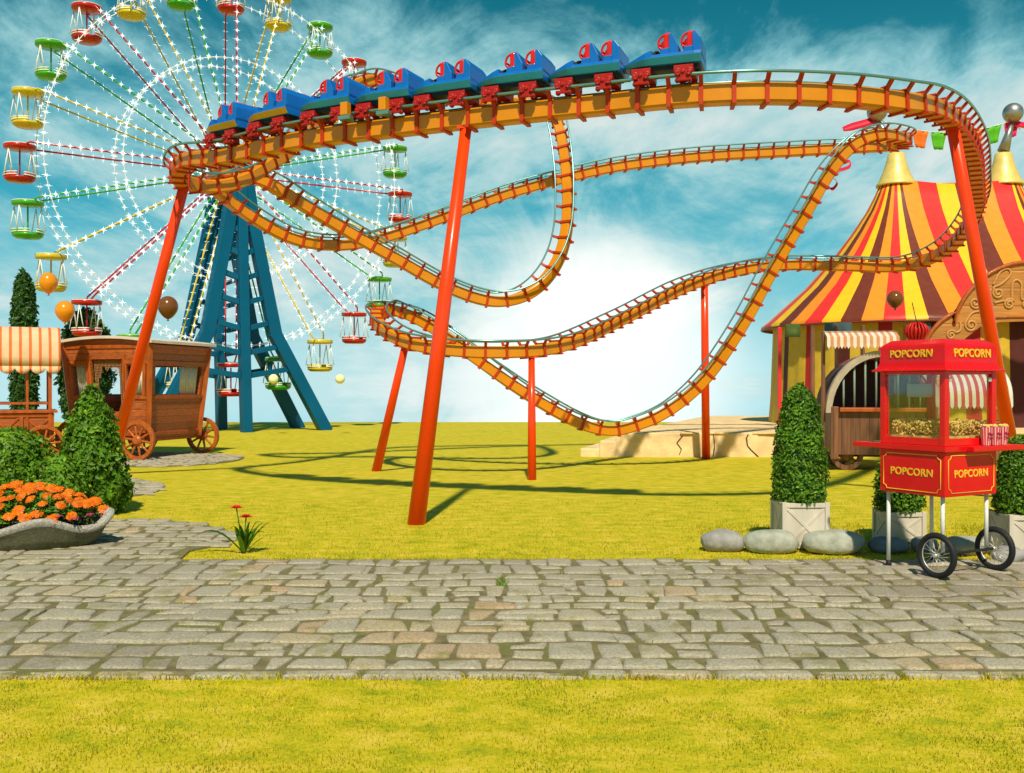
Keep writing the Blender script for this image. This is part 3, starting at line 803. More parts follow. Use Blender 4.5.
# ------------------------------------------------------------------ ferris wheel
def ferris():
    th = R(35); C = Vector((-10.12, 36, 9.36)); RW = 6.9
    base = (C.x, C.y, 0)
    fw = empty('ferris_wheel', base, 'tall ferris wheel with red, green and yellow gondolas and bulbs with modelled glare rays', 'ferris wheel')
    u = Vector((math.cos(th), math.sin(th), 0)); n = Vector((math.sin(th), -math.cos(th), 0)); z = Vector((0, 0, 1)); H = Vector((0, 0, C.z))
    def pt(a, r, w): return H + (u * math.cos(a) + z * math.sin(a)) * r + n * w
    W = .62
    mb = MB()
    q = n.to_track_quat('Z', 'Y').to_matrix()
    for w in (-W, W): mb.lathe([(.1, -.1), (.55, -.1), (.62, -.04), (.62, .04), (.55, .1), (.1, .1)], 28, H + n * w, q)
    mb.tube([H - n * 1.5, H + n * 1.5], .2, 16)
    mb.build('hub', STEELBLUE, fw)
    NG = 24; a0 = PI
    mats = [GRED, GYEL, GGREEN]
    stars = MB(); sr = random.Random(3)
    SP = .17
    def star(p, s=1.0):  # small bulb with glowing spikes shaped as its sparkle rays
        s *= sr.uniform(.75, 1.2)
        for dv in (u, z):
            for sg in (1, -1):
                d1 = dv * sg
                o1 = (z if dv is u else u) * .0075; o2 = n * .0075
                stars.add([p + o1, p + o2, p - o1, p - o2, p + d1 * SP * s], [(0, 1, 4), (1, 2, 4), (2, 3, 4), (3, 0, 4)])
        for sx in (1, -1):
            for sz in (1, -1):
                d1 = (u * sx + z * sz) * .5; o1 = (u * -sx + z * sz).normalized() * .0075; o2 = n * .0075
                stars.add([p + o1, p + o2, p - o1, p - o2, p + d1 * SP * .75 * s], [(0, 1, 4), (1, 2, 4), (2, 3, 4), (3, 0, 4)])
        c = .018
        stars.add([p + u * c, p - u * c, p + z * c, p - z * c, p + n * c, p - n * c], [(0, 2, 4), (2, 1, 4), (1, 3, 4), (3, 0, 4), (2, 0, 5), (1, 2, 5), (3, 1, 5), (0, 3, 5)])
    rims = [(.915, W), (.915, -W), (.56, W), (.56, -W)]
    for k, (f, w) in enumerate(rims):
        mb = MB(); NN = 168
        mb.tube([pt(2 * PI * i / NN, RW * f, w) for i in range(NN)], .017, 5, True); mb.build('light_ring', WHITE, fw)
        NS = 118 if f > .8 else 82
        for i in range(NS): star(pt(2 * PI * (i + .5 * (k % 2)) / NS, RW * f, w), .85)
    # gondola built once
    gd = MB()
    def proto_(mat):
        b = MB()
        ang0, ang1 = R(-78), R(258)
        ring = []
        for i in range(29):
            a = ang0 + (ang1 - ang0) * i / 28; ring.append((math.cos(a), math.sin(a)))
        # notch open towards the viewer so that the way in shows
        for r0, z0, r1, z1 in ((.40, -1.29, .52, -1.22), (.52, -1.22, .54, -1.02), (.54, -1.02, .50, -1.02), (.50, -1.02, .48, -1.22)):
            vs = [(x * r0, y * r0, z0) for x, y in ring] + [(x * r1, y * r1, z1) for x, y in ring]; m_ = len(ring)
            b.add(vs, [(i, i + 1, m_ + i + 1, m_ + i) for i in range(m_ - 1)], 0, True)
        for i in (0, 28):
            x, y = ring[i]
            b.add([(x * .40, y * .40, -1.29), (x * .52, y * .52, -1.22), (x * .54, y * .54, -1.02), (x * .50, y * .50, -1.02), (x * .48, y * .48, -1.22)], [(0, 1, 2, 3, 4)])
        b.lathe([(0, -1.30), (.40, -1.29), (.52, -1.215), (.535, -1.14), (.50, -1.14), (.48, -1.21), (0, -1.215)], 28)
        bk = b.build('gondola', mat, fw)
        c = MB(); c.lathe([(0, .02), (.10, .03), (.48, .0), (.545, -.05), (.55, -.14), (.52, -.17), (.1, -.18), (0, -.18)], 28); c.build('canopy', mat, bk)
        t = MB()
        for zz, rr in ((-1.10, .543), (-1.015, .53)): t.tube([(x * rr, y * rr, zz) for x, y in ring], .02, 6)
        t.tube([(math.cos(2 * PI * i / 24) * .538, math.sin(2 * PI * i / 24) * .538, -.03) for i in range(24)], .014, 5, True)
        for x, y in ((.38, -.28), (-.38, -.28), (.38, .28), (-.38, .28)):
            for dx in (-.1, .1): t.tube([(x + dx * 1.3, y * 1.25, -1.03), (x * 1.0, y, -.2)], .02, 5)
        t.build('hanger_rods', WHITE, bk)
        p = MB(); p.tube([(0, 0, -.2), (0, 0, -1.2)], .03, 8); p.build('centre_pole', mat, bk)
        return bk
    protos = [None] * 3
    for k in range(NG):
        a = a0 - k * 2 * PI / NG; ci = k % 3
        if protos[ci] is None: g = protos[ci] = proto_(mats[ci])
        else: g = dup(protos[ci], fw)
        g.location = pt(a, RW, 0); g.scale = (.88, .88, .94); g.rotation_euler = (0, 0, th + (.15 if k % 2 else -.1))
        for w in (-W, W):
            mb = MB(); mb.tube([pt(a, .5, w), pt(a, RW * .97, w * .9), pt(a, RW, w * .45) - z * .1], .031, 8); mb.build('spoke', mats[ci], fw)
            for j in range(19): star(pt(a, RW * (.10 + .84 * j / 18), w) + n * .03, .85)
    # towers: front and back, each a centre post and two bent legs with cross braces
    for s in (1, -1):
        w = 1.0 * s
        top = H + n * w
        cl = [top, H + n * (w + .25 * s) - z * 5, H + n * (w + .3 * s) + u * .1 - z * C.z]
        legs = [cl]
        for sg in (-1, 1):
            legs.append([top + u * .12 * sg, H + u * .48 * sg + n * w - z * 2.2, H + u * 1.22 * sg + n * (w + .1 * s) - z * 5.9, H + u * 3.1 * sg + n * (w + .25 * s) - z * C.z])
        for L in legs:
            mb = MB()
            for a, b in zip(L[:-1], L[1:]):
                dd = (b - a).normalized(); mb.bar(a - dd * .08, b + dd * .08, .34 if L is cl else .43, .40, up=n)
            mb.build('tower_leg', STEELBLUE, fw, bevel=.02)
        def at(L, zz):
            for a, b in zip(L[:-1], L[1:]):
                if min(a.z, b.z) - 1e-4 <= zz <= max(a.z, b.z) + 1e-4: return a.lerp(b, (zz - a.z) / (b.z - a.z))
        for zz in (1.95, 2.75, 3.6, 4.5, 5.35, 6.2, 7.0, 7.7):
            for sg in (0, 1):
                mb = MB(); mb.bar(at(legs[1 + sg], zz + .3), at(legs[0], zz), .18, .19, up=n); mb.build('tower_brace', STEELBLUE, fw, bevel=.01)
    so_ = stars.build('bulbs_and_glare', STAR, fw, fix=False); so_['kind'] = 'stuff'
    # lit cables down the rear legs
ferris()
# ------------------------------------------------------------------ circus tent
PLAT = .55
def platform():
    mb = MB()
    pts = [(2.35, 22.7), (20, 22.7), (20, 36), (7, 36), (4.6, 29)]
    r = random.Random(2)
    # rough top edge
    n = len(pts)
    mb.add([(x, y, -.1) for x, y in pts] + [(x, y, PLAT) for x, y in pts], [tuple(range(n, 2 * n))] + [(i, (i + 1) % n, n + (i + 1) % n, n + i) for i in range(n)])
    pl = tag(mb.build('stone_platform', SANDST, bevel=.03), 'low pale sandstone platform with cracked side carrying the circus tent', 'platform')
    mb = MB()
    for i, (hx, dz) in enumerate(((.42, .37), (.85, .19))):
        mb.prism([(2.4 - hx, 22.75 + .1 * i), (2.6, 22.72 + .003 * i), (4.0, 26.5), (3.4 - hx, 26.5)], lambda u, v, w: (u, v, w), -.05, dz)
    mb.build('step', SANDST, pl, bevel=.04)
    mb = MB()                       # cracks and joints cut as dark thin wedges
    x = 2.8
    while x < 12:
        x += r.uniform(.4, 1.1); zt = PLAT - r.uniform(.02, .08); p = [(x, zt)]
        br = r.random()
        while p[-1][1] > .08: p.append((p[-1][0] + (r.uniform(-.16, .2) if br < .6 else r.uniform(-.02, .02)), p[-1][1] - r.uniform(.08, .17)))
        for a, b in zip(p[:-1], p[1:]): mb.bar((a[0], 22.697, a[1]), (b[0], 22.697, b[1]), .012, r.uniform(.012, .03), up=(0, 0, 1))
    mb.build('crack', SOIL, pl)
    mb = MB()
    for i in range(16):
        mb.box((r.uniform(2.6, 14), 22.7, PLAT - .01), (r.uniform(.3, .9), r.uniform(.06, .12), .035), rotz(r.uniform(-.04, .04)))
    mb.build('broken_edge', SANDST, pl, bevel=.012)
platform()

TC1, TC2 = Vector((11.14, 29.0)), Vector((14.25, 29.0))
NS = 56
def stadium(s, r, ry=None):
    """point at parameter s (0..1 round the outline) at radius r"""
    Lf = (TC2 - TC1).x; rr = 3.75; per = 2 * PI * rr + 2 * Lf
    d = s % 1 * per
    arc = PI * rr
    if d < arc: a = PI / 2 + d / rr; return Vector((TC1.x + math.cos(a) * r, TC1.y + math.sin(a) * r))
    d -= arc
    if d < Lf: return Vector((TC1.x + d, TC1.y - r))
    d -= Lf
    if d < arc: a = -PI / 2 + d / rr; return Vector((TC2.x + math.cos(a) * r, TC2.y + math.sin(a) * r))
    d -= arc
    return Vector((TC2.x - d, TC2.y + r))
def tent():
    t = empty('circus_tent', (12.6, 29, PLAT), 'big striped circus tent with two gold capped poles, on the stone platform', 'tent')
    o = (12.6, 29, PLAT)
    mats = [T_YEL, T_MAR, T_ORA, T_RED]; CYC = (0, 0, 0, 1, 1, 1, 2, 2, 2, 3, 3, 3)
    prof = [(.42, 7.52), (.62, 7.08), (.84, 6.65), (1.25, 6.03), (1.70, 5.43), (2.12, 4.94), (2.58, 4.42), (3.15, 3.90), (3.62, 3.47), (3.80, 3.33), (3.79, 3.28)]
    mb = MB(); sub = 3; cols = NS * sub
    def sag(s, zz):     # the ridge between the poles dips a little
        p = stadium(s, 0)
        f = (p.x - TC1.x) / (TC2.x - TC1.x); k = max(0, 1 - abs(f - .5) * 2)
        return zz - .12 * math.sin(PI * min(1, max(0, f))) * max(0, (zz - 5) / 2.5)
    vs = []
    for r_, z_ in prof:
        for c in range(cols):
            s = c / cols; p = stadium(s, r_); vs.append((p.x, p.y, sag(s, z_) + .02 * (c % sub == 0) * (r_ / 4)))
    for i in range(len(prof) - 1):
        for c in range(cols):
            mb.add([vs[i * cols + c], vs[i * cols + (c + 1) % cols], vs[(i + 1) * cols + (c + 1) % cols], vs[(i + 1) * cols + c]], [(0, 1, 2, 3)], CYC[c % 12], True)
    mb.add([vs[c] for c in range(cols)], [tuple(range(cols))], 3)
    mb.build('roof', mats, t, o)
    mb = MB()
    mb.tube([(stadium(c / 80, 3.795).x, stadium(c / 80, 3.795).y, 3.27) for c in range(80)], .03, 6, True); mb.build('eave_rope', T_MAR, t, o)
    mb = MB()
    wp = [(3.42, 3.5), (3.46, 2.4), (3.5, 1.3), (3.56, PLAT - .02)]
    wm = [T_YEL, T_YEL, T_RED, T_YEL, T_YEL, T_MAR]
    cols = 156
    for i in range(len(wp) - 1):
        for c in range(cols):
            q = []
            for (r_, z_), cc in ((wp[i], c), (wp[i], c + 1), (wp[i + 1], c + 1), (wp[i + 1], c)):
                rr = r_ + .035 * math.cos(cc * PI * 2 / 3); p = stadium(cc / cols, rr); q.append((p.x, p.y, z_))
            mb.add(q, [(0, 1, 2, 3)], [0, 0, 2, 0, 0, 1][(c // 2) % 6], True)
    mb.build('wall', [W_YEL_SHADE, W_MAR_SHADE, W_RED_SHADE], t, o)
    # coloured panels under the eave
    gm = M('panel_green', (.10, .15, .03), .6); gb = M('panel_blue_grey', (.05, .10, .12), .6)
    for px0, px1, m in ((785, 800, gm), (824, 851, gb), (914, 930, gb)):
        mb = MB(); y = 25.38
        a, b = (px0 - 512) / 1000 * y, (px1 - 512) / 1000 * y
        yy = 25.9 if px0 < 800 else 25.42
        mb.box(((a + b) / 2 * yy / 25.4, yy - .06, 3.05), (b - a, .06, .34)); mb.build('valance_panel', m, t, o, bevel=.01)
    for px in (779, 812, 836, 862, 905):      # dark timber posts of the front
        mb = MB(); y = 25.36 if px > 800 else 26.3; mb.box(((px - 512) / 1000 * y, y - .05, 1.85), (.09, .09, 2.6)); mb.build('tent_post', WOODD if px > 800 else T_RED, t, o, bevel=.01)
    balls = []
    for C, bx, by in ((TC1, 877, 112), (TC2, 1013, 113)):
        mb = MB()
        mb.lathe([(.56, 7.40), (.56, 7.45), (.50, 7.53), (.38, 7.80), (.28, 8.10), (.23, 8.35), (.18, 8.37), (.0, 8.37)], 32, (C.x, C.y, 0))
        mb.build('peak_cap', GOLD, t, o)
        ball = P(bx, by, 29)
        mb = MB(); mb.tube([(C.x, C.y, 8.42), (ball.x, ball.y, ball.z - .2)], [.17, .045], 14); ms = mb.build('mast', STEEL, t, o)
        mb = MB(); mb.sphere(ball, .285, 28, 18); mb.build('mast_ball', STEEL, ms, o)
        balls.append(ball)
    def ribbon(pts, w):
        rb = MB()
        pts = spline(pts, 8); vs = []
        for i, p in enumerate(pts):
            k = w * (1 if i < len(pts) * .75 else 1 - .5 * (i / len(pts) - .75) / .25)
            vs += [Vector(p) - Vector((0, .05, k)), Vector(p) + Vector((0, .05, k))]
        rb.add(vs, [(2 * i, 2 * i + 1, 2 * i + 3, 2 * i + 2) for i in range(len(pts) - 1)], 0, True)
        ob = rb.build('ribbon', RIBBON, t, o); sm = ob.modifiers.new('solid', 'SOLIDIFY'); sm.thickness = .012
    ribbon([tuple(P(*q, 29)) for q in ((880, 118), (872, 121), (858, 125), (843, 129))], .12)
    ribbon([tuple(P(q[0], q[1], q[2])) for q in ((843, 163, 29), (850, 161, 29), (849, 167, 28.8), (838, 171, 28.7), (830, 176, 28.8), (827, 183, 29), (832, 189, 29), (837, 183, 28.9), (833, 178, 28.8))], .05)
    ribbon([tuple(P(*q, 29)) for q in ((1013, 123), (1024, 125), (1040, 128))], .1)
    # bunting
    bn = empty('bunting', (balls[0].x, balls[0].y, balls[0].z - .3), 'string of coloured bunting flags hung between the two tent poles', 'bunting')
    bo_ = tuple(bn.location)
    a, b = balls[0] + Vector((.05, 0, -.22)), balls[1] + Vector((-.05, 0, -.22))
    f = lambda k: a.lerp(b, k) - Vector((0, 0, .36 * 4 * k * (1 - k)))
    mb = MB(); mb.tube([f(i / 30) for i in range(31)] , .012, 5); 
    b2 = balls[1] + Vector((3.2, 0, -.5)); f2 = lambda k: balls[1].lerp(b2, k) - Vector((0, 0, .3 + .6 * 4 * k * (1 - k)))
    mb.tube([f2(i / 12) for i in range(13)], .012, 5)
    mb.build('string', WHITE, bn, bo_)
    k = .255; i = 0
    def flag(p, q, m):
        mb = MB(); dd = (q - p); L = dd.length; z = Vector((0, 0, 1)); y = Vector((0, 1, 0))
        rows = []
        for j in range(5):
            t_ = j / 4; ins = .22 * t_; bulge = .05 * math.sin(t_ * 2.6)
            rows.append([p.lerp(q, ins + (1 - 2 * ins) * c / 6) - z * (.50 * t_) + y * (bulge + .025 * math.sin(c * 1.9)) for c in range(7)])
        vs = [v for r_ in rows for v in r_]
        mb.add(vs, [(j * 7 + c, j * 7 + c + 1, (j + 1) * 7 + c + 1, (j + 1) * 7 + c) for j in range(4) for c in range(6)], 0, True)
        ob = mb.build('flag', m, bn, bo_); sm = ob.modifiers.new('solid', 'SOLIDIFY'); sm.thickness = .01
    while k < .95:
        flag(f(k), f(k + .12), FLAGS[i % 3]); k += .138; i += 1
    for k in (.12, .35): flag(f2(k), f2(k + .16), FLAGS[2])
tent()

# ------------------------------------------------------------------ carved wooden entrance arch
def entrance_arch():
    D = 23.6
    e = empty('entrance_arch', (12.2, D, PLAT), 'carved brown wooden arch with scrolls in front of the tent', 'arch')
    o = (12.2, D, PLAT)
    def q(px, py): p = P(px, py, D); return (p.x, p.z)
    top = [q(1030 + 78 * math.cos(R(a)), 340 - 78 * math.sin(R(a))) for a in range(0, 173, 6)]
    lob = [q(978 + 55 * math.cos(R(a)), 358 - 50 * math.sin(R(a))) for a in range(112, 175, 7)]
    inner = [q(930, 352), q(952, 352), q(966, 338), q(980, 327), q(1000, 322), q(1030, 321), q(1072, 322), q(1090, 338)]
    poly = top + lob + inner
    mb = MB(); mb.prism(poly, lambda u, v, w: (u, w, v), D, D + .16); mb.build('arch_panel', WOODARCH, e, o, bevel=.02)
    mb = MB()
    mb.tube([(a, D - .015, b) for a, b in top + lob], .05, 8); 
    mb.tube([(a, D - .015, b) for a, b in [q(990, 318), q(1010, 317), q(1030, 317), q(1070, 318)]], .025, 6)
    mb.build('arch_moulding', WOODT, e, o)
    def spiral(cx, cy, r, a0, turns, sg, tail=()):
        pts = []
        for i in range(int(26 * turns) + 1):
            t_ = i / (26 * turns); a = a0 + sg * 2 * PI * turns * t_; rr = r * (1 - .85 * t_)
            x, z_ = q(cx + rr * math.cos(a), cy - rr * math.sin(a)); pts.append((x, D - .01, z_))
        tl = [(q(*p)[0], D - .01, q(*p)[1]) for p in tail]
        return [p for p in (spline(tl + [pts[0]], 6)[:-1] if tl else [])] + pts
    mb = MB()
    for args in ((975, 303, 6, .3, 1.7, -1, ((983, 309), (982, 306))), (971, 325, 6.5, 2.4, 1.8, 1, ((981, 311), (972, 313))), (998, 293, 5.5, 2.6, 1.7, 1, ((993, 285), (1000, 272), (1008, 269), (1010, 275), (1001, 284), (994, 287))), (1009, 304, 5.5, .6, 1.8, 1, ((994, 303), (1003, 301))), (1026, 304, 5.5, 2.4, 1.8, -1, ((1012, 302), (1012, 285), (1016, 280), (1021, 284), (1021, 296))), (951, 335, 5, .5, 1.6, 1, ((960, 322), (960, 330))), (1050, 293, 5.5, .6, 1.7, -1, ((1055, 285), (1048, 272), (1040, 269), (1038, 275)))):
        mb.tube(spiral(*args), .028, 6)
    mb.build('scroll_carving', CARVE, e, o)
    for px in (941, 1085):
        x = P(px, 0, D).x; mb = MB(); mb.box((x, D + .08, (PLAT + P(0, 345, D).z) / 2), (.2, .14, P(0, 345, D).z - PLAT)); mb.build('arch_post', WOODARCH, e, o, bevel=.015)
entrance_arch()

# ------------------------------------------------------------------ wheels
def spoked(mb_rim, mb_sp, r, wd, ns, c=(0, 0, 0), rot=None, rim=.09, hub=.13, mi=0):
    """wheel in the xz plane (axle along y)"""
    c = Vector(c); rot = rot or Matrix.Identity(3)
    q = rot @ rotx(PI / 2)
    mb_rim.lathe([(r - rim, -wd / 2), (r, -wd / 2), (r, wd / 2), (r - rim, wd / 2), (r - rim, -wd / 2)], 40, c, q, mi, smooth=False, caps=False)
    mb_sp.lathe([(0, -wd * .9), (hub * .6, -wd * .9), (hub, -wd * .4), (hub, wd * .4), (hub * .6, wd * .9), (0, wd * .9)], 20, c, q, mi)
    for k in range(ns):
        a = 2 * PI * k / ns + .13; dv = rot @ Vector((math.cos(a), 0, math.sin(a)))
        mb_sp.tube([c + dv * hub * .7, c + dv * (r - rim * .6)], [.032 * r / .45, .024 * r / .45], 8)

# ------------------------------------------------------------------ barrel cage wagon before the tent
DARK_SHELL = M('shell_dark_plum', (.10, .05, .055), .8, var=.2)
def cage_wagon():
    D = 19.0
    X0 = (878 - 512) / 1000 * D
    w = empty('cage_wagon', (X0, D, 0), 'brown plank wagon with an arched barred cage, behind the popcorn cart', 'wagon', rz=-.12)
    mb = MB()
    mb.prism([(-.78, .30), (.95, .30), (1.0, 1.12), (-.80, 1.12)], lambda u, v, q: (u, q, v), -.05, 1.3); mb.build('plank_body', WOODD, w, bevel=.01)
    mb = MB()
    for x in (-.82, 1.0): mb.box((x, -.08, .72), (.14, .1, 1.0)); mb.box((x, 1.3, .72), (.14, .1, 1.0))
    mb.build('corner_board', WOODD, w, bevel=.012)
    mb = MB(); mb.box((.1, -.09, 1.16), (1.66, .14, .08)); mb.build('top_rail', WOODT, w, bevel=.012)
    mb = MB(); mb.box((.1, 1.33, 1.16), (1.66, .14, .08)); mb.build('top_rail', WOODT, w, bevel=.012)
    def arch(y, R0, R1, z0, wd, mat, nm):
        mb = MB(); N = 22; vs = []
        for i in range(N + 1):
            a = PI - PI * i / N
            for rr in (R0, R1):
                for yy in (y, y + wd): vs.append((.08 + rr * math.cos(a), yy, z0 + rr * 1.12 * math.sin(a)))
        fs = []
        for i in range(N):
            k = 4 * i
            fs += [(k, k + 4, k + 5, k + 1), (k + 2, k + 3, k + 7, k + 6), (k, k + 2, k + 6, k + 4), (k + 1, k + 5, k + 7, k + 3)]
        mb.add(vs, fs + [(0, 1, 3, 2), (4 * N, 4 * N + 2, 4 * N + 3, 4 * N + 1)], 0, True)
        ob = mb.build(nm, mat, w); 
        try: ob.data.set_sharp_from_angle(angle=R(40))
        except Exception: pass
    arch(-.12, .95, 1.06, 1.10, .16, M('arch_taupe', (.42, .34, .26), .6), 'front_arch')
    for k in range(5): arch(.18 + .25 * k, .90, .98, 1.13, .07, GREYGREEN if k % 2 else PINKRED, 'cage_rib')
    mb = MB(); N = 20
    vs = []
    for i in range(N + 1):
        a = PI * i / N; vs += [(.08 + 1.0 * math.cos(a), .16, 1.12 + 1.1 * math.sin(a)), (.08 + 1.0 * math.cos(a), 1.34, 1.12 + 1.1 * math.sin(a))]
    mb.add(vs, [(2 * i, 2 * i + 2, 2 * i + 3, 2 * i + 1) for i in range(N)], 0, True); mb.add([vs[2 * i + 1] for i in range(N + 1)], [tuple(range(N + 1))])
    ob = mb.build('added_dark_shell', DARK_SHELL, w); sm = ob.modifiers.new('solid', 'SOLIDIFY'); sm.thickness = .015  # shell added over the ribs to make the cage inside dark
    mb = MB()
    for i in range(9):
        x = -.72 + .2 * i; hh = 1.12 * math.sqrt(max(.02, .92 ** 2 - (x - 0) ** 2)) if abs(x) < .9 else .2
        mb.tube([(x + .08, -.03, 1.15), (x + .08, -.03, 1.12 + hh)], .02, 8)
    mb.build('cage_bars', GREYGREEN, w)
    for x in (-.55, .75):
        for y in (.12, 1.15):
            a, b = MB(), MB(); spoked(a, a, .30, .10, 8, (x, y, .30)); a.build('wheel', WOODD, w)
    mb = MB(); mb.box((.1, .62, .3), (1.6, .9, .1)); mb.build('chassis', DARK, w)
    # striped awning strip on posts over the arch
    aw = MB(); x0, x1 = -.98, .34; N = 22
    for i in range(N):
        xa, xb = x0 + (x1 - x0) * i / N, x0 + (x1 - x0) * (i + 1) / N; mi = i % 2
        aw.add([(xa, .1, 2.66), (xb, .1, 2.66), (xb, -.22, 2.54), (xa, -.22, 2.54), (xb, -.235, 2.36), (xa, -.235, 2.36), ((xa + xb) / 2, -.237, 2.31)], [(0, 1, 2, 3), (3, 2, 4, 6, 5)], mi)
    ob = aw.build('striped_awning', [PALE, M('canvas_tan', (.60, .27, .13), .8)], w); sm = ob.modifiers.new('solid', 'SOLIDIFY'); sm.thickness = .015
    mb = MB()
    for x in (-1.0, .34): mb.box((x, .06, 1.33), (.07, .07, 2.64))
    mb.box((-.33, .06, 2.62), (1.36, .06, .06)); mb.build('awning_frame', WOODD, w, bevel=.008)
cage_wagon()
def loose_wheel():
    D = 22.2; x = (829 - 512) / 1000 * D
    a = MB(); spoked(a, a, .47, .08, 14, (0, 0, 0), None, .06, .1)
    o = a.build('wagon_wheel', WOODD); o.location = (x, D + 0, .47); o.rotation_euler = (R(-8), 0, .1)
    tag(o, 'dark spoked wooden wheel leaning upright at the platform edge beside the tall topiary', 'wheel')
loose_wheel()

def side_stall():
    D = 20.5; X0 = (972 - 512) / 1000 * D
    s = empty('market_stall', (X0, D, 0), 'stall with a red and pale striped barrel awning, seen through the popcorn cart', 'stall', rz=-.1)
    mb = MB(); N = 19; M_ = 8; x0, x1 = -.62, .75
    for i in range(N):
        xa, xb = x0 + (x1 - x0) * i / N, x0 + (x1 - x0) * (i + 1) / N
        for j in range(M_):
            a0, a1 = PI / 2 * j / M_, PI / 2 * (j + 1) / M_
            mb.add([(xa, .6 - .75 * math.sin(a0), 1.35 + .6 * math.cos(a0)), (xb, .6 - .75 * math.sin(a0), 1.35 + .6 * math.cos(a0)), (xb, .6 - .75 * math.sin(a1), 1.35 + .6 * math.cos(a1)), (xa, .6 - .75 * math.sin(a1), 1.35 + .6 * math.cos(a1))], [(0, 1, 2, 3)], i % 2, True)
        mb.add([(xa, -.15, 1.35), (xb, -.15, 1.35), (xb, -.155, 1.2), ((xa + xb) / 2, -.157, 1.14), (xa, -.155, 1.2)], [(0, 1, 2, 3, 4)], i % 2)
    ob = mb.build('awning', [PALE, PINKRED], s); sm = ob.modifiers.new('solid', 'SOLIDIFY'); sm.thickness = .012
    mb = MB()
    for x in (-.58, .71):
        for y in (-.1, .58): mb.box((x, y, .68), (.06, .06, 1.36))
    mb.build('stall_frame', WOODT, s, bevel=.006)
    mb = MB(); mb.box((.06, .24, .45), (1.22, .6, .8)); mb.box((.06, .2, .87), (1.4, .84, .05)); mb.build('counter', WOODD, s, bevel=.01)
side_stall()

